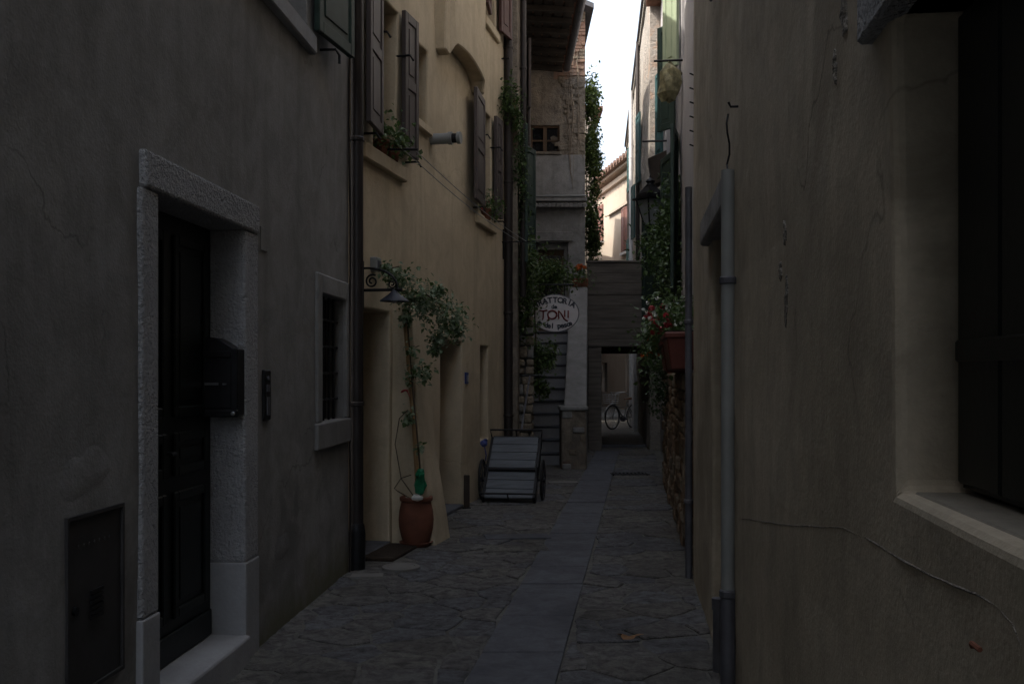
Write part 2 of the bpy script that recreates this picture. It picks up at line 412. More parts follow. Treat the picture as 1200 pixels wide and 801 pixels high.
def stone_prism(poly, z, mat, name, tilt=.006, inset=.016, rnd=pr):
    cx = sum(p[0] for p in poly)/len(poly); cy = sum(p[1] for p in poly)/len(poly)
    ta, tb = rnd.uniform(-tilt, tilt), rnd.uniform(-tilt, tilt); mb = MB(); n = len(poly)
    ring = []
    for k, (ins, dz) in enumerate(((.004, -.03), (.004, -.006), (inset, 0))):
        for p in poly:
            vx, vy = cx-p[0], cy-p[1]; L = math.hypot(vx, vy) or 1; f = min(ins, L*.4)/L
            x, y = p[0]+vx*f, p[1]+vy*f
            ring.append((x, y, (z+dz+(x-cx)*ta*2+(y-cy)*tb*2) if k else -.02))
    fs = []
    for k in range(2):
        for j in range(n): j2 = (j+1) % n; fs.append((k*n+j, k*n+j2, (k+1)*n+j2, (k+1)*n+j))
    fs.append(tuple(2*n+j for j in range(n)))
    mb.add(ring, fs); return mb.build(name, mat, pave)
for side in (-1, 1):
    for i, (sx_, sy_) in enumerate(seeds):
        if side*(sx_-STRIP(sy_)) < -.25: continue
        poly = [(sx_-1, sy_-1), (sx_+1, sy_-1), (sx_+1, sy_+1), (sx_-1, sy_+1)]
        for (qx, qy) in seeds:
            dx, dy = qx-sx_, qy-sy_
            if (dx or dy) and dx*dx+dy*dy < 2.6:
                L = math.hypot(dx, dy); nx, ny = dx/L, dy/L
                poly = clip(poly, nx, ny, nx*(sx_+qx)/2+ny*(sy_+qy)/2-.006)
                if not poly: break
        if not poly: continue
        # strip edge, walls
        if side < 0: poly = clip(poly, 1, -.131, -.01-.131*5.05-SW-.008)
        else: poly = clip(poly, -1, .131, .01+.131*5.05-SW-.008)
        if sy_ < 14.3: poly = clip(poly, -1, .0725, 1.896); poly = clip(poly, -1, .213, 3.08)
        else: poly = clip(poly, -1, 0, .05)
        poly = clip(poly, 1, -.121, .486)
        poly = clip(poly, 0, 1, 20.4); poly = clip(poly, 0, -1, -4.3)
        if len(poly) < 3: continue
        ar = abs(sum(poly[k][0]*poly[(k+1) % len(poly)][1]-poly[(k+1) % len(poly)][0]*poly[k][1] for k in range(len(poly))))/2
        if ar < .012: continue
        # roughen the outline
        rp = []
        for k in range(len(poly)):
            p, q = poly[k], poly[(k+1) % len(poly)]; L = math.hypot(q[0]-p[0], q[1]-p[1]); m = max(1, int(L/.07))
            for t_ in range(m): rp.append(jit(p[0]+(q[0]-p[0])*t_/m, p[1]+(q[1]-p[1])*t_/m))
        stone_prism(rp, .008+pr.uniform(-.004, .006), 'paving%d' % pr.choice((0, 0, 1, 1, 2, 3)), 'paving_stone'); nst += 1
d = 3.3
while d < 20:
    L = pr.uniform(.55, 1.05); w = SW-.004
    ps = [(STRIP(d)-w, d), (STRIP(d)+w, d), (STRIP(d+L)+w, d+L-.01), (STRIP(d+L)-w, d+L-.01)]
    stone_prism([jit2 for jit2 in ps], .013+pr.uniform(-.002, .003), 'slab_stone', 'gutter_slab', .002, .010); d += L
def quadslab(c, lx, ly, rot, z, mat, name):
    ca, sa = math.cos(rot), math.sin(rot)
    return stone_prism([(c[0]+x*ca-y*sa, c[1]+x*sa+y*ca) for x, y in ((-lx, -ly), (lx, -ly), (lx, ly), (-lx, ly))], z, mat, name, .001, .01)
quadslab(gnd(604, 643), .30, .17, .1, .016, 'paving2', 'repair_slab'); quadslab(gnd(606, 630), .32, .13, .12, .021, 'slab_stone', 'repair_slab')
quadslab(gnd(430, 676), .13, .07, .06, .02, 'pale_slab', 'drain_slab')
quadslab(gnd(660, 566), .22, .1, .1, .022, 'pale_slab', 'repair_slab')
c = gnd(470, 667)
mh = thing('manhole_cover', (c.x, c.y, .018), 'round pale stone drain cover set in the paving near the terracotta pot', 'drain cover')
MB().lathe([(.155, -.01), (.155, .008), (.15, .012), (.115, .012), (.113, .004), (.05, .004)], (c.x, c.y, .018), 28).build('rim', 'pale_slab', mh)
MB().lathe([(.11, .0), (.11, .010), (.105, .013), (.02, .013)], (c.x, c.y, .018), 28).build('lid', 'pale_slab', mh)
c = gnd(738, 556)
dg = thing('drain_grate', (c.x, c.y, .015), 'flat dark iron drain grate in the paving before the footbridge', 'drain grate')
m = MB(); m.box(c.x-.3, c.x+.3, c.y-.14, c.y-.11, .0, .026); m.box(c.x-.3, c.x+.3, c.y+.11, c.y+.14, 0, .026); m.box(c.x-.3, c.x-.27, c.y-.11, c.y+.11, 0, .026); m.box(c.x+.27, c.x+.3, c.y-.11, c.y+.11, 0, .026); m.build('frame', 'black_iron', dg)
for k in range(9):
    x = c.x-.24+k*.06; MB().box(x-.012, x+.012, c.y-.112, c.y+.112, 0, .024).build('bar', 'black_iron', dg)
c = gnd(737, 749)
m = MB(); pts = []
for k in range(12):
    a = 2*math.pi*k/12; r_ = .055*(1+.35*math.sin(3*a+1)+.12*math.cos(7*a)); pts.append((c.x+r_*1.2*math.cos(a), c.y+r_*.8*math.sin(a), .024+.012*math.cos(2*a)))
m.add([(c.x, c.y, .022)]+pts+[(c.x, c.y, .019)]+[(x, y, z-.003) for x, y, z in pts], [(0, 1+k, 1+(k+1) % 12) for k in range(12)]+[(13, 14+(k+1) % 12, 14+k) for k in range(12)])
tag(m.build('fallen_leaf', 'dead_leaf'), 'curled brown fallen leaf lying on the paving', 'leaf')

# ------------------------------------------------------------------ grey house (door, barred window, cabinet)
A = thing('grey_house', LA.P(5, 0), 'grey plastered house with rough stone door surround and barred window', 'house')
HA = 10.4
wmA = wallmesh(LA, -12, 7.93, -.1, HA, [(4.33, 5.445, .0, 2.398, .20), (7.09, 7.8, 1.24, 2.18, .17), (5.45, 6.72, 3.93, 5.3, .16), (3.595, 4.02, .40, 1.06, .03)], 6, seed=3)
from mathutils.bvhtree import BVHTree
bvA = BVHTree.FromPolygons([Vector(v) for v in wmA.v], wmA.f)
wmA.build('wall', 'grey_plaster', A, bevel=.008, weld=True)
for px, py, w_, h_, sd_ in ((100, 555, .17, .11, 1), (330, 640, .14, .10, 3)):
    s_ = onwall(LA, px); z = H+(HY-py)/F*s_; r_ = random.Random(sd_); ph = r_.uniform(0, 6); n = 26; rings = [[], []]
    for k in range(n):
        a = 2*math.pi*k/n; q = 1+.22*math.sin(2*a+ph)+.07*math.sin(5*a+2*ph)+r_.uniform(-.05, .05)
        for i_, (f_, o_) in enumerate(((1, -.001), (.8, .0022))):
            h_it = bvA.ray_cast(LA.P(s_+w_*q*f_*math.cos(a), z+h_*q*f_*math.sin(a), .3), -LA.n, 1)[0]; rings[i_].append(h_it+LA.n*o_)
    cc = bvA.ray_cast(LA.P(s_, z, .3), -LA.n, 1)[0]+LA.n*.004
    MB().add(rings[0]+rings[1]+[cc], [(k, (k+1) % n, n+(k+1) % n, n+k) for k in range(n)]+[(n+k, n+(k+1) % n, 2*n) for k in range(n)]).build('plaster_patch', 'patch_plaster', A, smooth=True)
LA.box(MB(), -12.3, 7.9, HA+.001, HA+.14, -6, .45).build('roof', 'roof_tile', A)
ds = MB(); LA.box(ds, 4.19, 5.66, 2.395, 2.56, -.195, .035); ds.build('lintel', 'rough_stone', A, bevel=.015, segs=2)
for s0, s1 in ((4.17, 4.335), (5.44, 5.66)):
    LA.box(MB(), s0, s1, .55, 2.394, -.195, .025).build('jamb', 'rough_stone', A, bevel=.014, segs=2)
    LA.box(MB(), s0-.006 if s0 < 5 else s0-.003, s1+.003 if s0 < 5 else s1+.006, -.05, .549, -.195, .029).build('jamb_base', 'smooth_stone', A, bevel=.008, segs=2)
LA.box(MB(), 4.34, 5.435, -.05, .155, -.195, .06).build('doorstep', 'smooth_stone', A, bevel=.015, segs=2)
dl = LA.box(MB(), 4.337, 5.438, .157, 2.393, -.198, -.175).build('door', 'black_green_paint', A)
for s0, s1 in ((4.40, 4.84), (4.93, 5.37)):
    LA.box(MB(), s0-.05, s1+.05, .16, .30, -.176, -.158).build('door_board', 'black_green_paint', dl, bevel=.005)
    for z0, z1 in ((.36, 1.0), (1.08, 1.30), (1.38, 2.3)):
        fr_ = MB()
        for a, b, c_, e in ((s0, s0+.05, z0, z1), (s1-.05, s1, z0, z1), (s0+.05, s1-.05, z0, z0+.05), (s0+.05, s1-.05, z1-.05, z1)): LA.box(fr_, a, b, c_, e, -.176, -.158)
        fr_.build('moulding', 'black_green_paint', dl, bevel=.006)
        LA.box(MB(), s0+.08, s1-.08, z0+.08, z1-.08, -.176, -.166).build('door_panel', 'black_green_paint', dl, bevel=.006)
MB().tube([LA.P(4.87, 1.2, -.175), LA.P(4.87, 1.2, -.13), LA.P(4.80, 1.2, -.125)], .010).build('door_handle', 'black_iron', dl)
# barred window
w = MB()
LA.box(w, 6.96, 7.085, 1.245, 2.32, -.08, .018); LA.box(w, 7.805, 7.915, 1.245, 2.32, -.08, .018); LA.box(w, 7.088, 7.802, 2.175, 2.319, -.08, .017)
wf = w.build('window_surround', 'dull_stone', A, bevel=.01)
LA.box(MB(), 6.93, 7.92, 1.05, 1.243, -.08, .028).build('window_sill', 'dull_stone', wf, bevel=.012, segs=2)
LA.box(MB(), 7.09, 7.8, 1.24, 2.18, -.168, -.15).build('pane', 'glass_dark', wf)
for s_ in (7.22, 7.38, 7.54, 7.68): MB().tube([LA.P(s_, 1.23, -.06), LA.P(s_, 2.19, -.06)], .010).build('bar', 'black_iron', wf)
for z in (1.4, 1.6, 1.8, 2.0): MB().tube([LA.P(7.08, z, -.06), LA.P(7.81, z, -.06)], .009).build('bar', 'black_iron', wf)
# upper window
us = LA.box(MB(), 5.38, 6.80, 3.80, 3.93, -.12, .055).build('window_sill', 'smooth_stone', A, bevel=.01)
LA.box(MB(), 5.45, 6.72, 3.93, 5.3, -.158, -.14).build('window_pane', 'glass_dark', A)
shutter(A, LA, 6.80, 7.42, 3.97, 5.35, (.03, .13), 'green_paint', panels=1)
MB().tube([LA.P(7.05, 3.92, .0), LA.P(7.05, 3.92, .12), LA.P(7.12, 3.90, .13), LA.P(7.12, 3.84, .13)], .010).build('shutter_hook', 'black_iron', A)
shutter(A, LA, 5.38, 4.76, 3.97, 5.35, (.03, .06), 'green_paint', panels=1)
# meter cabinet
cb = LA.box(MB(), 3.60, 4.015, .405, 1.055, -.028, .004).build('cabinet_door', 'steel_cabinet', A, bevel=.004)
fr_ = MB()
for a, b, c_, e in ((3.585, 3.60, .39, 1.07), (4.015, 4.03, .39, 1.07), (3.60, 4.015, 1.055, 1.07), (3.60, 4.015, .39, .405)): LA.box(fr_, a, b, c_, e, -.02, .014)
fr_.build('frame', 'steel_cabinet', cb)
for k in range(6): LA.box(MB(), 3.765, 3.86, .655+k*.02, .667+k*.02, .003, .012).build('louvre', 'black_iron', cb)
MB().tube([LA.P(3.65, .715, 0), LA.P(3.65, .715, .014)], .018, 12).build('lock', 'black_iron', cb)
for k in range(7): MB().tube([LA.P(3.68+k*.04, .95, .002), LA.P(3.68+k*.04, .95, .008)], .006, 8).build('rivet', 'steel_cabinet', cb)
LA.box(MB(), 5.74, 5.86, 2.32, 2.46, -.01, .012).build('blank_plate', 'grey_plaster', A, bevel=.003)
m = MB()
pr2 = random.Random(4)
pts = [LA.P(7.885, z, .02+.006*math.sin(z*3)) for z in [i*.4 for i in range(0, 22)]]
m.tube(pts, .008, 6).build('cable', 'dark_pipe', A)
pA = LA.P(7.99, 0, .055)
dp = downpipe(A, (pA.x, pA.y, .33), (pA.x, pA.y, HA), .052, 'dark_pipe', (1.35, 3.5, 5.6))
MB().lathe([(.052, 0), (.068, .005), (.070, .30), (.062, .36), (.054, .38)], (pA.x, pA.y, 0), 16).build('iron_boot', 'black_iron', dp, smooth=True)

# mailbox on the jamb, facing up the alley
ju = Vector((.0725, 1, 0)).normalized()
J = Frame(LA.P(5.44, 0, -.115).x, LA.P(5.44, 0, -.115).y, LA.n.x, LA.n.y, -ju.x, -ju.y)   # s along the jamb, out toward the camera
mbx = thing('mailbox', J.P(.0, 1.37, 0), 'black cast metal mailbox with arched top fixed to the stone door jamb', 'mailbox')
prof = [(-.175, 1.37), (.135, 1.37), (.135, 1.735)]+[(.11-.26*k/10, 1.735+.06*math.sin(math.pi*k/10)) for k in range(11)]+[(-.175, 1.735)]
m = MB(); n = len(prof)
m.add([J.P(a, z, .001) for a, z in prof]+[J.P(a, z, .11) for a, z in prof], [tuple(range(n))[::-1], tuple(range(n, 2*n))]+[(i, (i+1) % n, n+(i+1) % n, n+i) for i in range(n)])
m.build('box', 'black_iron', mbx, bevel=.006)
J.box(MB(), -.14, .10, 1.685, 1.72, .11, .122).build('letter_flap', 'black_iron', mbx, bevel=.004)
J.box(MB(), -.14, .10, 1.41, 1.66, .11, .116).build('door', 'black_iron', mbx, bevel=.003)
J.box(MB(), -.045, .03, 1.535, 1.548, .115, .124).build('name_plate', 'chrome', mbx)
J.box(MB(), .055, .075, 1.535, 1.545, .115, .124).build('lock', 'chrome', mbx)
J.box(MB(), -.18, .14, 1.362, 1.40, .10, .124).build('foot_rim', 'black_iron', mbx, bevel=.006)
MB().lathe([(.004, 0), (.012, .006), (.012, .016), (.004, .022)], J.P(.115, 1.37, .128), 10).build('knob', 'chrome', mbx)
ic = thing('intercom', LA.P(5.84, 1.32, 0), 'narrow dark doorbell intercom plate on the grey wall beside the door', 'intercom')
LA.box(MB(), 5.78, 5.90, 1.32, 1.62, -.01, .022).build('plate', 'black_iron', ic, bevel=.01, segs=2)
LA.box(MB(), 5.815, 5.865, 1.35, 1.46, .022, .026).build('name_strip', 'zinc_pipe', ic)
LA.box(MB(), 5.815, 5.865, 1.49, 1.53, .022, .026).build('button', 'zinc_pipe', ic)
MB().tube([LA.P(5.84, 1.57, .02), LA.P(5.84, 1.57, .027)], .014, 12).build('camera_eye', 'zinc_pipe', ic)

# ------------------------------------------------------------------ yellow house
B = thing('yellow_house', LB.P(11, 0), 'yellow ochre plastered house with brown shutters and sloping buttress', 'house')
HB = 8.0
opB = [(8.32, 9.11, .02, 2.16, .34), (10.75, 11.68, .02, 1.97, .36), (12.6, 13.02, .73, 1.95, .22), (8.72, 9.35, 3.6, 5.02, .28), (9.9, 10.28, 4.2, 4.95, .25), (12.48, 13.15, 3.65, 5.02, .25), (12.85, 13.4, 6.27, 7.5, .25)]
wallmesh(LB, 8.03, 13.95, -.1, HB, opB, 6, seed=11, amp=.02, step=.22).build('wall', 'yellow_plaster', B, bevel=.018, segs=2, weld=True)
LB.box(MB(), 8.0, 14.0, HB+.001, HB+.13, -6, .7).build('roof', 'roof_tile', B)
for o_ in opB[:2]:
    dr = LB.box(MB(), o_[0]+.002, o_[1]-.002, .03, o_[3]-.005, -o_[4]+.002, -o_[4]+.04).build('door', 'brown_wood', B)
    for k in range(4):
        a = o_[0]+.03+k*(o_[1]-o_[0]-.06)/4
        LB.box(MB(), a, a+(o_[1]-o_[0]-.06)/4-.01, .05, o_[3]-.03, -o_[4]+.039, -o_[4]+.052).build('board', 'brown_wood', dr)
    LB.box(MB(), o_[0]+.003, o_[1]-.003, -.02, .045, -o_[4], .02).build('threshold', 'slab_stone', B, bevel=.01)
for o_ in opB[2:]:
    pn = LB.box(MB(), o_[0]+.002, o_[1]-.002, o_[2]+.002, o_[3]-.002, -o_[4]+.004, -o_[4]+.02).build('window', 'glass_dark', B)
    fr_ = MB(); a, b, c_, e, q = o_
    for x0, x1, z0, z1 in ((a, a+.05, c_, e), (b-.05, b, c_, e), (a+.05, b-.05, c_, c_+.05), (a+.05, b-.05, e-.05, e), ((a+b)/2-.025, (a+b)/2+.025, c_+.05, e-.05)): LB.box(fr_, x0+.003, x1-.003, z0+.003, z1-.003, -q+.019, -q+.05)
    fr_.build('frame', 'brown_paint', pn)
for a, b, z0, z1 in ((8.36, 9.5, 3.44, 3.58), (12.3, 13.3, 3.48, 3.60), (9.84, 10.34, 4.08, 4.17), (12.7, 13.5, 6.12, 6.24)):
    LB.box(MB(), a, b, z0, z1, -.03, .05).build('window_sill', 'yellow_plaster', B, bevel=.012)
shutter(B, LB, 8.70, 8.22, 3.70, 5.06, (.05, .11), 'brown_paint'); shutter(B, LB, 9.37, 9.72, 3.70, 5.06, (.03, .05), 'brown_paint')
shutter(B, LB, 12.45, 11.84, 3.70, 5.05, (.05, .10), 'brown_paint'); shutter(B, LB, 13.17, 13.46, 3.70, 5.05, (.03, .05), 'brown_paint')
shutter(B, LB, 12.83, 12.42, 6.27, 7.5, (.04, .1), 'maroon_shutter', panels=2); shutter(B, LB, 13.42, 13.82, 6.27, 7.5, (.04, .1), 'maroon_shutter', panels=2)
for s_, z in ((8.45, 3.66), (9.6, 3.66), (12.2, 3.66), (13.35, 3.66), (8.71, 4.62), (9.36, 4.62), (12.47, 4.62), (13.16, 4.62)):
    MB().tube([LB.P(s_, z, -.02), LB.P(s_, z, .12), LB.P(s_+.02, z-.05, .15)], .011, 6).build('shutter_hook', 'black_iron', B)
# chimney breast on a curved corbel
m = MB(); pf = []
for k in range(13):
    t_ = k/12; s_ = 10.62+1.62*t_; z = 5.18+.10*math.sin(math.pi*t_); pf.append((s_, z))
pf = [(10.56, 5.08), (10.72, 5.06), (10.78, 5.18)]+pf[2:11]+[(12.08, 5.18), (12.16, 5.06), (12.3, 5.08)]
n = len(pf); allp = pf+[(12.3, HB), (10.56, HB)]; n = len(allp)
m.add([LB.P(s_, z, -.02) for s_, z in allp]+[LB.P(s_, z, .17 if z > 5.15 else .12) for s_, z in allp], [tuple(range(n)), tuple(range(n, 2*n))]+[(i, (i+1) % n, n+(i+1) % n, n+i) for i in range(n)])
m.build('chimney_breast', 'yellow_plaster', B, bevel=.015)
# buttress
m = MB(); m.hexa([LB.P(9.18, -.05, -.02), LB.P(9.66, -.05, -.02), LB.P(9.66, -.05, .44), LB.P(9.18, -.05, .44), LB.P(9.20, 2.34, -.02), LB.P(9.62, 2.34, -.02), LB.P(9.62, 2.2, .20), LB.P(9.20, 2.2, .20)])
bt = m.build('buttress', 'yellow_plaster', B)
bm = bmesh.new(); bm.from_mesh(bt.data); bmesh.ops.subdivide_edges(bm, edges=bm.edges, cuts=7, use_grid_fill=True)
for v in bm.verts:
    k = max(0, v.co.z/2.3); q = noise.noise_vector(v.co*2.3); v.co += Vector((q.x, q.y, 0))*.02
    v.co.x -= .05*math.sin(math.pi*min(1, k))*(1 if v.co.x > -.6 else .2)
bm.to_mesh(bt.data); bm.free(); b_ = bt.modifiers.new('bevel', 'BEVEL'); b_.width = .014; b_.segments = 2; b_.limit_method = 'ANGLE'; b_.angle_limit = R(50)

# vent flue
vf = MB().tube([LB.P(10.42, 4.08, -.02), LB.P(10.42, 4.08, .20)], .058, 16).build('vent_flue', 'grey_pipe', B, smooth=True)
MB().tube([LB.P(10.42, 4.08, .195), LB.P(10.42, 4.08, .235)], .068, 16).build('collar', 'grey_pipe', vf, smooth=True)
MB().tube([LB.P(10.42, 4.08, .235), LB.P(10.42, 4.08, .29)], .05, 16).build('vent_slots', 'black_iron', vf)
MB().tube([LB.P(10.42, 4.08, .29), LB.P(10.42, 4.08, .33)], .064, 16).build('cap', 'grey_pipe', vf, smooth=True)
MB().tube([LB.P(13.75, 6.0, 0), LB.P(13.75, 6.0, .12)], .012).build('iron_peg', 'black_iron', B)
pB = LB.P(13.92, 0, .066)
dp = downpipe(B, (pB.x, pB.y, -.02), (pB.x, pB.y, HB), .062, 'dark_pipe', (1.0, 2.45, 4.3, 6.2))
# little things on the yellow wall
ib = thing('entry_phone_box', LB.P(8.68, 2.5, 0), 'small grey box high on the yellow wall above the scroll bracket', 'wall box')
LB.box(MB(), 8.62, 8.74, 2.50, 2.62, -.015, .06).build('housing', 'grey_pipe', ib, bevel=.008); LB.box(MB(), 8.64, 8.72, 2.53, 2.59, .06, .066).build('cover', 'zinc_pipe', ib)
hn = thing('house_number', LB.P(11.86, 1.48, 0), 'small blue enamel house number plate on the yellow wall', 'number plate')
LB.box(MB(), 11.79, 11.93, 1.47, 1.61, -.012, .014).build('plate', 'blue_enamel', hn, bevel=.004)
def glyphs(txt, size):
    c = bpy.data.curves.new('lettering', 'FONT'); c.body = txt; c.size = size; c.resolution_u = 3; c.offset = size*.035
    o = bpy.data.objects.new('tmp', c); COL.objects.link(o); bpy.context.view_layer.update()
    me = o.evaluated_get(bpy.context.evaluated_depsgraph_get()).to_mesh()
    vv = [v.co.copy() for v in me.vertices]; ff = [tuple(p.vertices) for p in me.polygons]
    o.evaluated_get(bpy.context.evaluated_depsgraph_get()).to_mesh_clear(); bpy.data.objects.remove(o)
    return vv, ff
vv, ff = glyphs('18', .11); mx = max(v.x for v in vv)
MB().add([LB.P(11.86+(v.x-mx/2), 1.50+v.y, .017) for v in vv], ff).build('numeral', 'white_paint', hn)
# scroll bracket with enamel shade
br = thing('scroll_bracket', LB.P(8.5, 2.3, 0), 'black wrought iron scroll bracket with dark lamp shade on the yellow wall', 'bracket')
bs = 8.42
MB().tube([LB.P(bs, 2.31, -.01), LB.P(bs, 2.31, .36)], .013).build('arm', 'black_iron', br)
MB().tube([LB.P(bs, 2.15, .006), LB.P(bs, 2.56, .006)], .012).build('wall_strap', 'black_iron', br)
MB().tube([LB.P(bs, 2.50, .006)]+[LB.P(bs, 2.31+.19*math.cos(t_*math.pi/2)**.8, .02+.30*math.sin(t_*math.pi/2)) for t_ in [k/10 for k in range(1, 11)]], .010).build('brace', 'black_iron', br)
def spiral(cs, cz, r0, turns, flip=1): return [LB.P(bs, cz+(r0*(1-.75*k/26))*math.sin(flip*turns*2*math.pi*k/26+1), cs+(r0*(1-.75*k/26))*math.cos(flip*turns*2*math.pi*k/26+1)) for k in range(27)]
MB().tube(spiral(.09, 2.385, .06, 1.6), .008, 6).build('scroll', 'black_iron', br); MB().tube(spiral(.27, 2.36, .04, 1.5, -1), .007, 6).build('scroll', 'black_iron', br)
sp = LB.P(bs, 2.29, .29)
MB().lathe([(.015, .02), (.03, 0), (.05, -.02), (.12, -.07), (.125, -.08), (.115, -.075), (.04, -.03)], sp, 20).build('lamp_shade', 'sign_dark', br, smooth=True)
MB().lathe([(.012, -.03), (.03, -.05), (.032, -.075), (.012, -.095)], sp, 12).build('bulb', 'lamp_glass', br, smooth=True)
dk = MB(); LB.box(dk, 8.36, 9.08, .0, .035, .0, .30); tag(dk.build('doormat', 'mat_fibre', bevel=.01), 'worn brown doormat on the ground before the arched yellow doorway', 'doormat')
pp = gnd(547, 596)
ip = thing('iron_post', (pp.x, pp.y, 0), 'short flat iron post standing by the second yellow doorway', 'post')
MB().box(pp.x-.035, pp.x+.035, pp.y-.02, pp.y+.02, -.02, .40).build('post', 'dark_wood', ip, bevel=.006); MB().box(pp.x-.05, pp.x+.05, pp.y-.035, pp.y+.035, -.01, .022).build('base_plate', 'black_iron', ip)
# clothes lines
cl = thing('clothes_lines', LB.P(9.2, 3.6, .2), 'pair of thin white washing lines strung along the yellow wall', 'washing line')
for k, o_ in enumerate((.20, .30)):
    a = LB.P(8.95, 3.62, o_); b = LB.P(13.8, 3.44, o_+.05); MB().tube([a.lerp(b, t_/8)-Vector((0, 0, .06*math.sin(math.pi*t_/8))) for t_ in range(9)], .0045, 5).build('line', 'grey_pipe', cl)
MB().tube([LB.P(8.95, 3.64, -.02), LB.P(8.95, 3.62, .33)], .011, 6).build('bracket', 'black_iron', cl)
MB().tube([LB.P(13.8, 3.44, -.02), LB.P(13.8, 3.44, .40)], .011, 6).build('bracket', 'black_iron', cl); MB().tube([LB.P(13.8, 3.2, .02), LB.P(13.8, 3.62, .02)], .011, 6).build('strap', 'black_iron', cl)

def pot_profile(r, h): return [(r*.74, 0), (r*.84, h*.1), (r*.98, h*.32), (r*1.02, h*.5), (r*.97, h*.7), (r*.86, h*.87), (r*.83, h*.895), (r*.93, h*.91), (r*.96, h*.94), (r*.95, h*.99), (r*.9, h), (r*.78, h), (r*.76, h*.9)]
# potted climber
pc = gnd(487, 641); pc.y += .06
pl = thing('potted_climber', (pc.x, pc.y, 0), 'big terracotta pot with a bamboo stake and variegated climber against the buttress', 'potted plant')
MB().lathe([(.13, .0), (.155, .03), (.158, .035), (.14, .036), (.12, .012)], (pc.x, pc.y, .012), 28).build('saucer', 'terracotta', pl, smooth=True)
MB().lathe([(r_*1.0, z+.03) for r_, z in pot_profile(.16, .42)], (pc.x, pc.y, .012), 32).build('pot', 'terracotta', pl, smooth=True)
MB().lathe([(.118, -.02), (.118, .012), (.02, .02)], (pc.x, pc.y, .40), 20).build('soil', 'soil', pl)
p0 = Vector((pc.x+.02, pc.y, .40)); p1 = pt(474, 372, 8.95)
MB().tube([p0, p0.lerp(p1, .4)+Vector((.012, 0, 0)), p1], [.022, .02, .018], 10).build('bamboo_stake', 'bamboo', pl)
lv = random.Random(5)
path = [p0+Vector((.03, -.03, 0)), pt(492, 545, 8.9), pt(488, 500, 8.88), pt(484, 460, 8.88), pt(481, 420, 8.9), pt(478, 385, 8.9), pt(480, 350, 8.9), pt(500, 345, 8.95), pt(520, 360, 9.0)]
MB().tube(path, .008, 6).build('stem', 'stem', pl)
MB().tube([p0, pt(470, 560, 8.9), pt(463, 520, 8.9), pt(468, 490, 8.9), pt(478, 480, 8.9)], .005, 5).build('stem', 'stem', pl)
MB().tube([p0, pt(466, 575, 8.85), pt(462, 572, 8.85), pt(470, 560, 8.85), pt(482, 556, 8.85)], .005, 5).build('stem', 'stem', pl)
MB().tube([pt(480, 350, 8.9), pt(462, 330, 8.8), pt(452, 316, 8.7), pt(468, 312, 8.7)], .006, 5).build('stem', 'stem', pl)
m = MB()
cents = [(pt(x, y, d), (r_, r_, r_)) for x, y, d, r_ in ((458, 322, 8.75, .09), (470, 328, 8.8, .12), (482, 338, 8.8, .16), (492, 346, 8.85, .16), (504, 350, 8.9, .15), (498, 360, 8.9, .14), (515, 358, 8.95, .16), (524, 368, 9.0, .17), (532, 376, 9.05, .15), (520, 385, 9.0, .13), (536, 388, 9.05, .10), (512, 398, 9.0, .07), (510, 410, 9.0, .05), (476, 372, 8.85, .06), (482, 352, 8.85, .12), (452, 314, 8.7, .05), (514, 340, 8.95, .05))]
leaves(m, cents, 1500, .048, .95, 0, lv)
cents2 = [(pt(x, y, d), (r_, r_, r_)) for x, y, d, r_ in ((482, 410, 8.9, .05), (488, 430, 8.88, .08), (496, 440, 8.88, .06), (500, 432, 8.88, .05), (480, 445, 8.88, .05), (482, 485, 8.88, .06), (488, 432, 8.88, .07), (478, 492, 8.88, .03), (492, 525, 8.9, .03))]
leaves(m, cents2, 170, .055, 1.2, 0, lv)
m.build('foliage', 'leaf_pale', pl, kind='stuff')
m = MB(); leaves(m, cents, 800, .048, 1.05, 0, lv); leaves(m, cents2, 100, .055, 1.2, 0, lv); m.build('foliage', 'leaf_mid', pl, kind='stuff')
m = MB(); c_ = pt(492, 566, 8.86); br_ = random.Random(6); vs2 = []; n = 8
for r0, z in ((.012, -.11), (.045, -.08), (.05, -.02), (.042, .04), (.05, .08), (.03, .12), (.008, .13)):
    for k in range(n):
        a = 2*math.pi*k/n; q = r0*br_.uniform(.6, 1.35); vs2.append((c_.x+q*math.cos(a), c_.y+q*math.sin(a), c_.z+z+br_.uniform(-.015, .015)))
m.add(vs2, [(i_*n+k, i_*n+(k+1) % n, (i_+1)*n+(k+1) % n, (i_+1)*n+k) for i_ in range(6) for k in range(n)]+[tuple(range(n)), tuple(6*n+k for k in range(n))])
tag(m.build('watering_bag', 'green_plastic'), 'crumpled green plastic bottle bag stuck in the terracotta pot', 'bag')
m = MB(); c_ = pt(489, 583, 8.86); m.lathe([(.008, -.03), (.045, -.015), (.05, .006), (.03, .03), (.006, .036)], c_, 9, sx=1.1, sy=.8); tag(m.build('white_stone', 'petal_white', smooth=True), 'white stone lying on the soil of the terracotta pot', 'stone')
m = MB(); c_ = pt(474, 458, 8.86); m.tube([c_+Vector((.028*math.cos(a/10*6.28), .026*math.sin(a/10*6.28), .01*math.sin(a))) for a in range(11)], .007, 6); m.tube([c_+Vector((.025, 0, 0)), c_+Vector((.05, -.01, -.05))], .005, 5); tag(m.build('tie_ribbon', 'petal_red'), 'red ribbon tying the climber to its bamboo stake', 'ribbon')

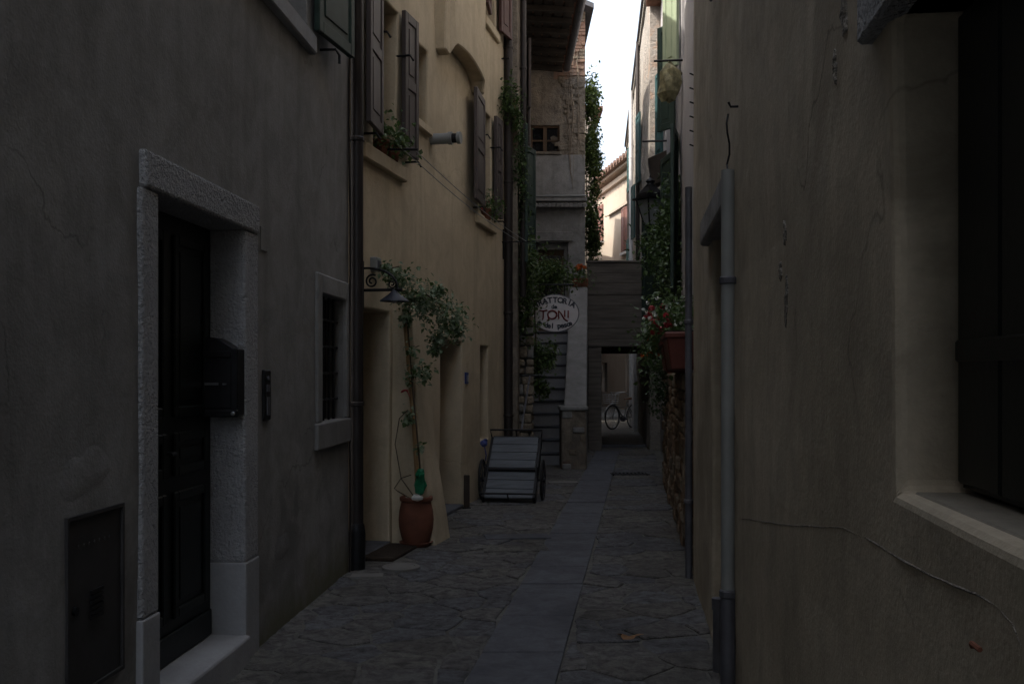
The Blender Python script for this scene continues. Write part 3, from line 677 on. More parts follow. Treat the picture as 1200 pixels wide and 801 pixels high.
# window plants
def window_plant(c, label, seed, flower=None):
    t_ = thing('window_plant', c, label, 'window plant'); r_ = random.Random(seed)
    MB().lathe([(.055, 0), (.075, .12), (.082, .12), (.082, .14), (.065, .14)], c, 16).build('pot', 'terracotta', t_, smooth=True)
    m = MB(); leaves(m, [(c+Vector((0, 0, .22)), (.16, .16, .13)), (c+Vector((.06, -.03, .15)), (.14, .14, .12))], 170, .06, 1.2, 0, r_); m.build('foliage', 'leaf_mid', t_, kind='stuff')
    if flower:
        m = MB()
        for k in range(5): petals(m, c+Vector((r_.uniform(-.06, .14), r_.uniform(-.1, .02), r_.uniform(.12, .25))), .03, 10, 0, r_)
        m.build('blossom', flower, t_, kind='stuff')
window_plant(LB.P(9.2, 3.585, .0), 'potted leafy plant on the sill between the nearer brown shutters', 31)
window_plant(LB.P(12.85, 3.605, .01), 'red flowering plant on the sill between the farther brown shutters', 32, 'petal_red')
window_plant(LB.P(8.95, 3.585, -.02), 'second small plant on the nearer sill behind the washing line bracket', 33)

# ------------------------------------------------------------------ handcart
ct = Vector((-.045, 12.0, 0)); yaw = -.125
cart = thing('handcart', ct, 'two wheeled wooden handcart with grey planks tipped onto its front rail', 'handcart')
cu = Vector((math.cos(yaw), math.sin(yaw), 0)); cvv = Vector((-math.sin(yaw), math.cos(yaw), 0)); cz = Vector((0, 0, 1))
al = math.atan2(.67, .85); bu = cvv*math.cos(al)+cz*math.sin(al); bn = cz*math.cos(al)-cvv*math.sin(al)
base = ct+cz*.05
def CP(u, b, n): return base+cu*u+bu*b+bn*n
def cbox(mb, u0, u1, b0, b1, n0, n1): return mb.hexa([CP(u0, b0, n0), CP(u1, b0, n0), CP(u1, b1, n0), CP(u0, b1, n0), CP(u0, b0, n1), CP(u1, b0, n1), CP(u1, b1, n1), CP(u0, b1, n1)])
for k in range(3): cbox(MB(), -.30, .30, .02+k*.158, .02+k*.158+.151, 0, .022).build('plank', 'grey_planks', cart, bevel=.004)
for k in range(4): cbox(MB(), -.295, .295, .50+k*.145, .50+k*.145+.138, .05, .072).build('plank', 'grey_planks', cart, bevel=.004)
for u in (-.315, .315):
    cbox(MB(), u-.018, u+.018, 0, 1.10, -.05, .045).build('side_rail', 'black_iron', cart, bevel=.004)
cbox(MB(), -.30, .30, .475, .50, -.03, .06).build('cross_bar', 'black_iron', cart); cbox(MB(), -.30, .30, 1.078, 1.10, -.04, .06).build('cross_bar', 'black_iron', cart)
for b0, hgt in ((.0, .13), (1.10, .15)):
    rl = MB().tube([CP(-.32, b0, 0), CP(-.34, b0-.02*(1 if b0 == 0 else -1), hgt), CP(.34, b0-.02*(1 if b0 == 0 else -1), hgt), CP(.32, b0, 0)], .012, 8).build('end_rail', 'black_iron', cart)
    MB().tube([CP(0, b0, 0), CP(0, b0-.02*(1 if b0 == 0 else -1), hgt)], .009, 6).build('rail_post', 'black_iron', rl)
ax = CP(0, .36, 0); ax = Vector((ax.x, ax.y, .26))
ax = ct+cvv*.40+cz*.255
MB().tube([ax-cu*.40, ax+cu*.40], .014, 8).build('axle', 'black_iron', cart)
for s_ in (-1, 1):
    wc = ax+cu*.385*s_; wh = MB().tube([wc+(cvv*math.cos(a)+cz*math.sin(a))*.245 for a in [2*math.pi*k/32 for k in range(33)]], .016, 8, caps=False).build('wheel', 'rubber', cart, smooth=True)
    MB().tube([wc+(cvv*math.cos(a)+cz*math.sin(a))*.222 for a in [2*math.pi*k/32 for k in range(33)]], .009, 6, caps=False).build('rim', 'zinc_pipe', wh)
    MB().tube([wc-cu*.03, wc+cu*.03], .03, 10).build('hub', 'black_iron', wh)
    for k in range(10):
        a = 2*math.pi*k/10; MB().tube([wc, wc+(cvv*math.cos(a)+cz*math.sin(a))*.222], .004, 4).build('spoke', 'zinc_pipe', wh)
    MB().tube([CP(.315*s_, .55, -.03), ax+cu*.32*s_, CP(.315*s_, .15, -.03)], .012, 6).build('axle_stay', 'black_iron', cart)
    MB().tube([CP(.325*s_, .35, .03), CP(.33*s_, .45, .12), CP(.325*s_, .62, .03)], .010, 6).build('side_loop', 'black_iron', cart)
MB().tube([pt(611, 505, 12.85), pt(613, 490, 12.95), pt(621, 440, 13.15)], .014, 8).build('draw_bar', 'zinc_pipe', cart)
hb = pt(621, 440, 13.15); MB().tube([hb-cu*.12, hb+cu*.12], .013, 8).build('grip', 'black_iron', cart)
m = MB(); c_ = pt(567, 519, 12.45); petals(m, c_, .06, 26); petals(m, c_+Vector((.02, 0, .03)), .04, 14); m.tube([c_, c_+Vector((.03, 0, -.15)), c_+Vector((.02, .02, -.22))], .006, 5); tag(m.build('plastic_rag', ['blue_plastic']), 'crumpled blue and white rag tied to the handcart rail', 'rag')

# ------------------------------------------------------------------ eaved house behind the stairs
B2 = thing('eaved_house', LB2.P(17, 0), 'narrow brown house with deep wooden eaves above the outdoor stairs', 'house')
HE = 8.05
wallmesh(LB2, 13.97, 20.95, -.1, HE+1.2, [(14.6, 15.4, 3.2, 5.2, .2), (16.5, 17.4, 3.2, 5.2, .2), (14.8, 15.5, 6.2, 7.4, .2), (17.5, 18.3, 6.2, 7.4, .2)], 6, seed=5).build('wall', 'old_plaster', B2, weld=True, bevel=.01)
for a, b, z0, z1 in ((14.6, 15.4, 3.2, 5.2), (16.5, 17.4, 3.2, 5.2), (14.8, 15.5, 6.2, 7.4), (17.5, 18.3, 6.2, 7.4)):
    LB2.box(MB(), a, b, z0, z1, -.198, -.17).build('window', 'glass_dark', B2)
shutter(B2, LB2, 14.58, 14.15, 3.2, 5.2, (.03, .1), 'green_paint', panels=2); shutter(B2, LB2, 15.42, 15.9, 3.2, 5.2, (.03, .2), 'green_paint', panels=2)
shutter(B2, LB2, 17.45, 17.0, 6.2, 7.4, (.02, .1), 'brown_paint', panels=2)
pp = LB2.P(14.2, 0, .075); downpipe(B2, (pp.x, pp.y, 2.7), (pp.x, pp.y, HE), .045, 'dark_pipe', (4, 6))
pp = LB2.P(14.75, 0, .04); downpipe(B2, (pp.x, pp.y, 3), (pp.x, pp.y, HE), .022, 'grey_pipe', (4, 6))
pp = LB2.P(18.9, 0, .06); downpipe(B2, (pp.x, pp.y, 2.4), (pp.x, pp.y, HE), .045, 'dark_pipe', (4, 6))
# eaves: boards on rafters, gutter; edge runs X = 1.52-.02 d
ex = lambda d: 1.32-.0105*d
ea = thing_ = None
m = MB(); m.hexa([(LB2.P(13.6, 0).x, 13.6, HE+.10), (ex(13.6), 13.6, HE+.02), (ex(20.9), 20.9, HE+.02), (LB2.P(20.9, 0).x, 20.9, HE+.10), (LB2.P(13.6, 0).x-3, 13.6, HE+1.4), (ex(13.6), 13.6, HE+.13), (ex(20.9), 20.9, HE+.13), (LB2.P(20.9, 0).x-3, 20.9, HE+1.4)])
er = m.build('roof', 'roof_tile', B2)
for k in range(13):
    d = 14.0+k*.56; x0 = LB2.P(d, 0).x-.02; x1 = ex(d)-.04
    m = MB(); m.hexa([(x0, d-.05, HE-.03), (x1, d-.05, HE-.09), (x1, d+.05, HE-.09), (x0, d+.05, HE-.03), (x0, d-.05, HE+.095), (x1, d-.05, HE+.025), (x1, d+.05, HE+.025), (x0, d+.05, HE+.095)]); m.build('rafter', 'dark_wood', er)
for k in range(5):
    f0, f1 = k/5, (k+1)/5-.03
    def ep(f, d, z): a = LB2.P(d, 0).x; b = ex(d)-.03; return (a+(b-a)*f, d, HE+z+.06*(1-f))
    m = MB(); m.hexa([ep(f0, 13.7, .0), ep(f1, 13.7, .0), ep(f1, 20.88, .0), ep(f0, 20.88, .0), ep(f0, 13.7, .025), ep(f1, 13.7, .025), ep(f1, 20.88, .025), ep(f0, 20.88, .025)]); m.build('soffit_board', 'dark_wood', er)
m = MB()
gp = []; n = 9
for d in (13.6, 20.95):
    for k in range(n):
        a = math.pi*k/(n-1)+math.pi; gp.append((ex(d)+.07+.085*math.cos(a), d, HE+.06+.085*math.sin(a)))
    for k in range(n):
        a = math.pi*(n-1-k)/(n-1)+math.pi; gp.append((ex(d)+.07+.077*math.cos(a), d, HE+.062+.077*math.sin(a)))
nn = 2*n
m.add(gp, [tuple(range(nn)), tuple(range(nn, 2*nn))]+[(i, (i+1) % nn, nn+(i+1) % nn, nn+i) for i in range(nn)]); m.build('gutter', 'zinc_pipe', B2, weld='nonormal')

# ------------------------------------------------------------------ stone house at the end, with door over the stairs
E = thing('stone_house', FE.P(1, 0), 'tall weathered stone and brick house with small paned window above a cement panel', 'house')
HEE = 9.35
opE = [(.40, 1.02, 6.32, 6.9, .14), (.50, 1.20, 2.45, 4.40, .35)]
wb = wallmesh(FE, .30, 1.565, -.1, HEE, opE, 11, seed=8, step=.12, amp=.035, freq=2.2)
for i, f in enumerate(wb.f):
    zc = sum(wb.v[k][2] for k in f)/len(f); xc = sum(wb.v[k][0] for k in f)/len(f)
    wb.m[i] = 1 if (zc > 7.85+.25*noise.noise(Vector((xc*4, 0, zc*3))) and xc > .95) else (2 if zc < 5.2 else 0)
wb.build('wall', ['old_plaster', 'brick_wall', 'cement_render'], E, weld=True)
FE.box(MB(), .305, 1.56, 5.36, 6.26, -.02, .035).build('cement_panel', 'cement_render', E, bevel=.01)
# bricks of the upper corner
bk = random.Random(9); z = 7.95
bx_ = MB()
while z < HEE-.05:
    x = 1.0+bk.uniform(-.1, .1)
    while x < 1.57:
        L = bk.uniform(.2, .27); x1 = min(x+L, 1.572)
        if x1-x > .06 and bk.random() < .85: FE.box(bx_, x+.006, x1-.006, z+.006, z+.062, -.02, .028+bk.uniform(0, .016), bk.choice((0, 0, 1)))
        x += L
    z += .072
bx_.build('brickwork', ['brick_wall', 'rubble_stone'], E, kind='stuff')
# rubble stones showing through the plaster
for k in range(60):
    x = bk.uniform(1.02, 1.52); z = bk.uniform(6.35, 7.9); a = bk.uniform(.05, .12); b = bk.uniform(.035, .07)
    m = MB(); FE.box(m, x-a, min(x+a, 1.56), z-b, z+b, -.03, bk.uniform(.012, .03)); m.v = [(x_+bk.uniform(-.025, .025), y_, z_+bk.uniform(-.02, .02)) for x_, y_, z_ in m.v]; m.build('stone', bk.choice(('rubble_stone', 'old_plaster', 'old_plaster')), E, bevel=.025, segs=2)
# ledge with scalloped tiles
lg = FE.box(MB(), .28, 1.60, 5.26, 5.34, -.02, .12).build('ledge', 'cement_render', E, bevel=.01)
for k in range(14):
    x = .32+k*.094; MB().tube([FE.P(x, 5.20, -.01), FE.P(x, 5.15, .26)], .047, 10).build('ledge_tile', 'cement_render', lg)
MB().tube([FE.P(.30, 5.36, .13), FE.P(1.58, 5.37, .13)], .02, 8).build('ledge_pipe', 'grey_pipe', lg)
# window
wn = FE.box(MB(), .40, 1.02, 6.32, 6.9, -.138, -.12).build('window', 'glass_dark', E)
m = MB()
for a, b, c_, e in ((.40, .44, 6.32, 6.9), (.98, 1.02, 6.32, 6.9), (.67, .75, 6.32, 6.9), (.44, .67, 6.86, 6.9), (.75, .98, 6.86, 6.9), (.44, .67, 6.32, 6.36), (.75, .98, 6.32, 6.36), (.44, .67, 6.57, 6.60), (.75, .98, 6.57, 6.60)): FE.box(m, a, b, c_, e, -.121, -.07)
m.build('frame', 'brown_wood', wn)
FE.box(MB(), .36, 1.06, 6.27, 6.32, -.02, .07).build('sill', 'old_plaster', wn)
dr = FE.box(MB(), .50, 1.20, 2.45, 4.40, -.348, -.31).build('door', 'brown_wood', E)
m = MB()
for a, b, c_, e in ((.50, .57, 2.45, 4.4), (1.12, 1.20, 2.45, 4.4), (.57, 1.12, 4.27, 4.4)): FE.box(m, a, b, c_, e, -.312, -.2)
m.build('frame', 'cement_render', dr)
FE.box(MB(), .62, 1.06, 3.2, 4.15, -.311, -.30).build('pane', 'glass_dark', dr)
FE.box(MB(), .40, 1.30, 4.42, 4.62, -.02, .05).build('door_lintel', 'cement_render', E, bevel=.01)
# roof
m = MB(); m.hexa([(-.1, 20.6, 9.75), (1.22, 20.6, 9.45), (1.22, 32, 9.45), (-.1, 32, 9.75), (-.1, 20.6, 9.87), (1.22, 20.6, 9.57), (1.22, 32, 9.57), (-.1, 32, 9.87)])
m.hexa([(1.22, 20.6, 9.45), (1.72, 20.6, 9.26), (1.72, 32, 9.26), (1.22, 32, 9.45), (1.22, 20.6, 9.57), (1.72, 20.6, 9.36), (1.72, 32, 9.36), (1.22, 32, 9.57)])
m.build('roof', 'dark_roof', E)
# bare vine stems
vr = random.Random(12)
dv = thing('bare_vine', FE.P(.9, 5.4, .05), 'leafless dry vine stems hanging on the weathered stone house front', 'vine')
for k in range(11):
    x = vr.choice((vr.uniform(1.05, 1.5), vr.uniform(1.05, 1.5), vr.uniform(.5, 1.0))); z = vr.uniform(7.2, 8.6); p = []
    zz = z; ze = vr.uniform(5.3, 6.5) if x > 1.04 else 7.0
    while zz > ze: p.append(FE.P(x, zz, .055+vr.uniform(-.01, .015))); x += vr.uniform(-.04, .05); zz -= vr.uniform(.15, .3); x = min(1.53, max(.35, x))
    if len(p) > 2: MB().tube(p, vr.uniform(.004, .009), 5).build('stem', 'dry_vine', dv)

# stairs
st = thing('outdoor_staircase', (.6, 17, 0), 'steep worn grey stone stairs with plastered parapet climbing to the house door', 'staircase')
for k in range(11):
    d0 = 17.0+k*.27; off = .09*(d0-17)
    MB().box(.2, .95+off, d0, 20.99, k*.222-.02, (k+1)*.222-.045).build('riser', 'smooth_stone', st)
    MB().box(.2, .95+off, d0-.03, d0+.29, (k+1)*.222-.045, (k+1)*.222).build('step', 'slab_stone', st, bevel=.012)
m = MB(); m.box(.82, 1.24, 16.3, 16.95, -.05, .98); m.build('pier', 'old_plaster', st, bevel=.02, segs=2)
MB().box(.79, 1.27, 16.26, 16.98, .98, 1.05).build('pier_cap', 'cement_render', st, bevel=.02, segs=2)
m = MB(); m.hexa([(.87, 16.42, 0), (1.25, 16.42, 0), (1.55, 20.9, 0), (1.19, 20.9, 0), (.87, 16.42, 1.06), (1.25, 16.42, 1.06), (1.53, 19.85, 3.34), (1.17, 19.85, 3.34)])
m2 = MB(); m2.hexa([(.87, 16.42, .0), (1.25, 16.42, .0), (1.53, 19.85, .0), (1.17, 19.85, .0), (.87, 16.42, 1.06), (1.25, 16.42, 1.06), (1.53, 19.85, 3.34), (1.17, 19.85, 3.34)])
m2.hexa([(1.17, 19.85, 0), (1.53, 19.85, 0), (1.555, 20.95, 0), (1.2, 20.95, 0), (1.17, 19.85, 3.34), (1.53, 19.85, 3.34), (1.555, 20.95, 3.34), (1.2, 20.95, 3.34)])
m2.build('parapet', 'dull_stone', st, weld=True, bevel=.03, segs=2)
bs_ = random.Random(3)
z = .0
while z < .95:
    x = .83; h_ = bs_.uniform(.09, .16)
    while x < 1.22:
        L = bs_.uniform(.1, .22); x1 = min(x+L, 1.235)
        if bs_.random() < .45: MB().box(x, x1-.012, 16.30-bs_.uniform(.01, .035), 16.34, z+.005, min(z+h_-.01, .965)).build('pier_stone', bs_.choice(('rubble_stone', 'old_plaster', 'cement_render')), st, bevel=.02, segs=2)
        x += L
    z += h_
# rubble wall left of the stairs
rw = thing('rubble_wall', (.15, 15.6, 0), 'ragged pale rubble stone wall beside the stairs behind the dark pipe', 'stone wall')
MB().box(.06, .28, 15.06, 17.0, -.05, 2.35).build('core', 'mortar', rw)
z = 0; sr = random.Random(17)
def blob_stone(mb, x0, x1, y0, y1, z0, z1, r):
    mb.box(x0, x1, y0, y1, z0, z1)
    mb.v = [(x+r.uniform(-.012, .012), y+r.uniform(-.012, .012), z_+r.uniform(-.012, .012)) for x, y, z_ in mb.v]
    return mb
while z < 2.45:
    h_ = sr.uniform(.11, .2); x = .02+sr.uniform(-.02, .03); top = z > 2.2
    while x < .30:
        L = sr.uniform(.12, .24); x1 = min(x+L, .345)
        if x1-x > .06: blob_stone(MB(), x, x1-.012, 14.98-sr.uniform(0, .05), 15.3, z+.006, z+h_-.008, sr).build('stone', sr.choice(('rubble_stone', 'rubble_stone', 'pale_slab')), rw, bevel=.03, segs=2)
        x += L
    y = 15.3
    while y < 17:
        L = sr.uniform(.2, .35); blob_stone(MB(), .2, .345-sr.uniform(0, .03), y+.005, y+L-.01, z+.006, z+h_-.008, sr).build('stone', 'rubble_stone', rw, bevel=.03, segs=2); y += L
    z += h_

# ------------------------------------------------------------------ trattoria sign
sc = pt(650.5, 367, 15.4); SWd, SHt = 27.5/F*15.4, 21.5/F*15.4
sg = thing('restaurant_sign', sc-Vector((0, 0, SHt)), 'oval cream restaurant sign lettered TRATTORIA de TONI hanging by the stairs', 'sign')
n = 40
m = MB(); ring = lambda k, y, r_: (sc.x+SWd*r_*math.cos(2*math.pi*k/n), y, sc.z+SHt*r_*math.sin(2*math.pi*k/n))
m.add([ring(k, sc.y+.012, 1) for k in range(n)]+[ring(k, sc.y-.012, 1) for k in range(n)], [tuple(range(n)), tuple(range(n, 2*n))[::-1]]+[(k, (k+1) % n, n+(k+1) % n, n+k) for k in range(n)])
m.build('board', 'sign_cream', sg)
MB().tube([ring(k, sc.y-.002, 1.0) for k in range(n+1)], .012, 6, caps=False).build('rim', 'zinc_pipe', sg)
ty = sc.y-.016
def arc_text(txt, size, rad, cz_, a0, a1, flip, mat):
    m = MB(); L = len(txt)
    for i, ch in enumerate(txt):
        if ch == ' ': continue
        vv, ff = glyphs(ch, size); w_ = max(v.x for v in vv)+min(v.x for v in vv)
        a = a0+(a1-a0)*i/(L-1); rot = a-math.pi/2 if not flip else a-1.5*math.pi
        cx, cz2 = sc.x+rad[0]*math.cos(a), cz_+rad[1]*math.sin(a); ca, sa = math.cos(rot*.45), math.sin(rot*.45)
        m.add([(cx+(v.x-w_/2)*ca-v.y*sa, ty, cz2+(v.x-w_/2)*sa+v.y*ca) for v in vv], ff)
    m.build('lettering', mat, sg, weld='nonormal')
arc_text('TRATTORIA', .12, (SWd*.84, SHt*.52), sc.z+.02, R(148), R(32), False, 'sign_dark')
arc_text('ar del pesce', .115, (SWd*.86, SHt*.42), sc.z-.115, R(212), R(322), True, 'sign_dark')
vv, ff = glyphs('de', .09); MB().add([(sc.x-.06+v.x, ty, sc.z+.075+v.y) for v in vv], ff).build('lettering', 'sign_dark', sg, weld='nonormal')
def stroke(pts, r=.013): MB().tube([(sc.x+x, ty, sc.z+z-.02) for x, z in pts], r, 6).build('painted_letter', 'sign_red', sg)
stroke([(-.25, .065), (-.19, .055), (-.12, .068)]); stroke([(-.185, .058), (-.185, -.05), (-.2, -.085)])
stroke([(-.115, -.015)]+[(-.045+.07*math.cos(a), -.002+.066*math.sin(a)) for a in [math.pi+2*math.pi*k/16 for k in range(17)]]+[(-.10, -.075), (-.13, -.10)])
stroke([(.055, -.07), (.055, .062), (.09, .02), (.14, -.065), (.18, -.095), (.205, -.097)]); stroke([(.15, .065), (.15, -.035)]); stroke([(.205, .065), (.205, -.05)])
MB().tube([(sc.x-SWd*.4, sc.y, sc.z+SHt*.9), (sc.x-SWd*.4, sc.y, sc.z+SHt+.16)], .008, 6).build('hanger', 'black_iron', sg); MB().tube([(sc.x+SWd*.4, sc.y, sc.z+SHt*.9), (sc.x+SWd*.4, sc.y, sc.z+SHt+.16)], .008, 6).build('hanger', 'black_iron', sg)
MB().tube([(LB2.P(sc.y, 0).x-.03, sc.y, sc.z+SHt+.16), (sc.x+SWd*.8, sc.y, sc.z+SHt+.16)], .014, 8).build('arm', 'black_iron', sg)

# ------------------------------------------------------------------ plank footbridge and passage
fb = thing('plank_footbridge', (2.3, 20.5, 0), 'weathered wooden plank footbridge spanning the alley above a dark passage', 'footbridge')
z = 2.30; kr = random.Random(2)
for k in range(7):
    h_ = (.235, .22, .25, .22, .24, .215, .22)[k]
    m = MB(); m.box(1.56, 3.10, 20.44-kr.uniform(0, .012), 20.468, z+.004, z+h_-.004); m.box(1.565, 3.095, 20.469, 20.49, z-.012, z+h_-.014); m.build('plank', 'old_wood', fb, bevel=.004); z += h_
TOPZ = z
MB().box(1.56, 3.12, 20.40, 20.56, TOPZ, TOPZ+.04).build('cap_rail', 'old_wood', fb, bevel=.006)
MB().box(1.57, 3.1, 20.36, 20.56, 2.15, 2.29).build('beam', 'old_wood', fb, bevel=.01)
for y in (22, 23.5, 25, 26.3): MB().box(1.4, 3.6, y-.08, y+.08, 2.12, 2.29).build('beam', 'dark_wood', fb)
for k in range(12): MB().box(1.45, 3.7, 20.57+k*.49, 20.57+k*.49+.48, 2.291, 2.34).build('deck_board', 'dark_wood', fb)
MB().box(1.575, 1.86, 20.38, 20.56, -.02, 2.149).build('post', 'old_wood', fb, bevel=.012)
MB().box(3.0, 3.10, 20.38, 20.56, -.02, 2.149).build('post', 'old_wood', fb, bevel=.012)
for x in (1.7, 2.3, 2.9): MB().box(x-.05, x+.05, 20.492, 20.55, 2.3, TOPZ-.002).build('stud', 'old_wood', fb)
MB().box(1.86, 3.0, 21.2, 21.5, -.02, .05).build('threshold', 'slab_stone', fb)
pw = thing('passage_wall', (1.5, 23.5, 0), 'dark plastered side wall of the passage under the footbridge', 'wall')
m = MB(); m.hexa([(1.4, 20.6, -.05), (1.62, 20.6, -.05), (2.2, 26.5, -.05), (1.4, 26.5, -.05), (1.4, 20.6, 2.1), (1.62, 20.6, 2.1), (2.2, 26.5, 2.1), (1.4, 26.5, 2.1)]); m.build('wall', 'old_plaster', pw)

# ------------------------------------------------------------------ near house on the right
C = thing('brown_house', LC.P(4, 0), 'brownish grey plastered house with deep window reveal and grey downpipe', 'house')
HC = 9.7
def sC(px): return onwall(LC, px)
opC = [(.95, 1.83, 1.38, 2.26, .15), (4.75, 5.95, .05, 2.42, .28)]
wmC = wallmesh(LC, -4, 7.62, -.1, HC, opC, 6, seed=21, amp=.018, step=.2, freq=1.3)
from mathutils.bvhtree import BVHTree
bvC = BVHTree.FromPolygons([Vector(v) for v in wmC.v], wmC.f)
def onC(s_, z, o_):
    h = bvC.ray_cast(LC.P(s_, z, .3), -LC.n, 1)
    return (h[0] if h[0] is not None else LC.P(s_, z, 0))+LC.n*o_
wmC.build('wall', 'brown_plaster', C, bevel=.022, segs=3, weld=True)
LC.box(MB(), -4.3, 7.7, HC+.001, HC+.14, -6, .45).build('roof', 'roof_tile', C)
LC.box(MB(), .75, 1.98, 2.26, 2.50, -.14, .03).build('window_lintel', 'rough_stone', C, bevel=.008, segs=1)
LC.box(MB(), .955, 1.80, 1.366, 1.3835, -.147, -.03).build('window_sill', 'dirty_dimmed_sill', C, bevel=.006)  # thin slab over the sill, its colour dimmed against the skylight
ws = LC.box(MB(), .96, 1.82, 1.39, 2.255, -.148, -.125).build('window_shutter', 'black_green_paint', C)
for k in range(4): LC.box(MB(), .975+k*.21, 1.175+k*.21, 1.40, 2.25, -.126, -.11).build('board', 'black_green_paint', ws, bevel=.004)
LC.box(MB(), .975, 1.80, 1.62, 1.66, -.111, -.103).build('rail', 'black_green_paint', ws, bevel=.004)
LC.box(MB(), 4.70, 6.25, 2.405, 2.57, -.25, .045).build('door_lintel', 'cement_render', C, bevel=.02, segs=2)
dr = LC.box(MB(), 4.752, 5.948, .06, 2.415, -.278, -.25).build('door', 'brown_wood', C)
for k in range(6): LC.box(MB(), 4.77+k*.195, 4.955+k*.195, .08, 2.4, -.251, -.235).build('board', 'brown_wood', dr, bevel=.004)
pC = LC.P(4.45, 0, .045)
dp = downpipe(C, (pC.x, pC.y, .62), (pC.x, pC.y, 2.52), .030, 'grey_pipe', (2.02, .60), 'zinc_pipe')
MB().tube([(pC.x, pC.y, -.02), (pC.x, pC.y, .615)], .034, 14).build('lower_pipe', 'zinc_pipe', dp, smooth=True)
MB().tube([(pC.x, pC.y, 2.52)]+[(pC.x+.01*math.sin(k*1.3), pC.y+.02*math.cos(k), 2.55+k*.045) for k in range(6)], .005, 5).build('loose_wire', 'black_iron', dp)
MB().tube([LC.P(4.42, 2.80, -.01), LC.P(4.42, 2.80, .035), LC.P(4.42, 2.82, .045)], .006, 6).build('wall_hook', 'black_iron', C)
q = gnd(841, 788); sp_ = MB().tube([(q.x, q.y, -.02), (q.x, q.y, .36)], .026, 14).build('waste_pipe', 'zinc_pipe', C, smooth=True)
MB().tube([(q.x, q.y, .34), (q.x, q.y, .40)], .032, 14).build('socket', 'zinc_pipe', sp_, smooth=True)
pp = LC.P(7.66, 0, .034); downpipe(C, (pp.x, pp.y, 0), (pp.x, pp.y, 3.05), .028, 'zinc_pipe', (.6, 2.0))
for k in range(6):
    MB().tube([LC.P(7.60, 3.35+k*.11, -.02), LC.P(7.60, 3.37+k*.11, .03)], .006, 5).build('iron_peg', 'black_iron', C)
# iron rings
s_ = sC(843)
rg = thing('iron_rings', LC.P(s_, 3.7, .03), 'rusty iron rings on a hook high on the brown plaster wall', 'iron ring')
for k, z in enumerate((3.85, 3.72)):
    MB().tube([LC.P(s_+.05*math.cos(a)*.8, z+.075*math.sin(a), .035+.01*k) for a in [2*math.pi*j/16 for j in range(17)]], .009, 6, caps=False).build('ring', 'zinc_pipe', rg)
MB().tube([LC.P(s_, 3.93, -.02), LC.P(s_, 3.93, .05)], .012, 6).build('hook', 'black_iron', rg)
# scabs of fallen plaster and a raised repair seam
cr = random.Random(15)
def scab(px, py, w, h, seed):
    s_ = sC(px); r_ = random.Random(seed); z = H+(HY-py)/F*s_; n = 22; ph = r_.uniform(0, 6)
    rings = [[], [], []]
    for k in range(n):
        a = 2*math.pi*k/n; q = 1+.3*math.sin(2*a+ph)+.18*math.sin(5*a+ph*2)+r_.uniform(-.16, .16)
        for i_, (f_, o_) in enumerate(((1, -.001), (.9, .003), (.5, .004))): rings[i_].append(onC(s_+w*q*f_*math.cos(a), z+h*q*f_*math.sin(a), o_+(r_.uniform(-.002, .003) if i_ else 0)))
    m = MB(); m.add(rings[0]+rings[1]+rings[2]+[onC(s_, z, .002)], [(i_*n+k, i_*n+(k+1) % n, (i_+1)*n+(k+1) % n, (i_+1)*n+k) for k in range(n) for i_ in (0, 1)]+[(2*n+k, 2*n+(k+1) % n, 3*n) for k in range(n)]); m.build('plaster_scab', 'scab_plaster', C)
for px, py, w_, h_, sd_ in ((988, 15, .025, .06, 1), (979, 78, .02, .035, 2), (918, 272, .03, .045, 3), (912, 318, .025, .04, 4), (920, 352, .03, .065, 5)): scab(px, py, w_, h_, sd_)
ctl = ((873, 607), (905, 612), (945, 616), (985, 618), (1015, 632), (1050, 655), (1090, 675), (1135, 693), (1165, 708), (1185, 730), (1198, 762))
pth = []
for (x0_, y0_), (x1_, y1_) in zip(ctl, ctl[1:]):
    for t_ in range(5):
        px, py = x0_+(x1_-x0_)*t_/5, y0_+(y1_-y0_)*t_/5+cr.uniform(-.8, .8); s_ = sC(px); pth.append(onC(s_, H+(HY-py)/F*s_, -.0012))
MB().tube(pth, [.0023*cr.uniform(.75, 1.15) for _ in pth], 6).build('plaster_seam', 'scab_plaster', C)
s_ = sC(1145); m = MB(); c_ = LC.P(s_, H+(HY-758)/F*s_, .006)
m.tube([LC.P(s_-.012, c_.z, .0), LC.P(s_+.01, c_.z+.003, .004), LC.P(s_+.02, c_.z-.004, .0)], .004, 6); m.build('rust_nail', 'terracotta', C)

# ------------------------------------------------------------------ low brown rubble wall with planter
lw = thing('low_rubble_wall', LC.P(10.5, 0, 0), 'low brown rubble stone wall carrying the red flower box', 'stone wall')
LC.box(MB(), 7.78, 14.4, -.05, 1.58, -.30, -.03).build('core', 'mortar', lw)
z = 0
while z < 1.6:
    h_ = sr.uniform(.09, .17); s_ = 7.76
    while s_ < 14.4:
        L = sr.uniform(.16, .38); a, b = s_+.006, min(s_+L-.008, 14.42); o_ = sr.uniform(-.012, .03)
        m = MB(); LC.box(m, a, b, z+.006, z+h_-.006, -.1, o_); m.v = [(x+sr.uniform(-.01, .01), y+sr.uniform(-.012, .012), z_+sr.uniform(-.012, .012)) for x, y, z_ in m.v]
        m.build('stone', sr.choice(('brown_rubble', 'brown_rubble', 'rubble_stone')), lw, bevel=.022, segs=2); s_ += L
    z += h_
s_ = 7.78
while s_ < 7.9: 
    s_ += 1
fl = thing('flower_box', LC.P(9.0, 1.62, .05), 'long terracotta flower box with red and white flowers on the low wall', 'flower box')
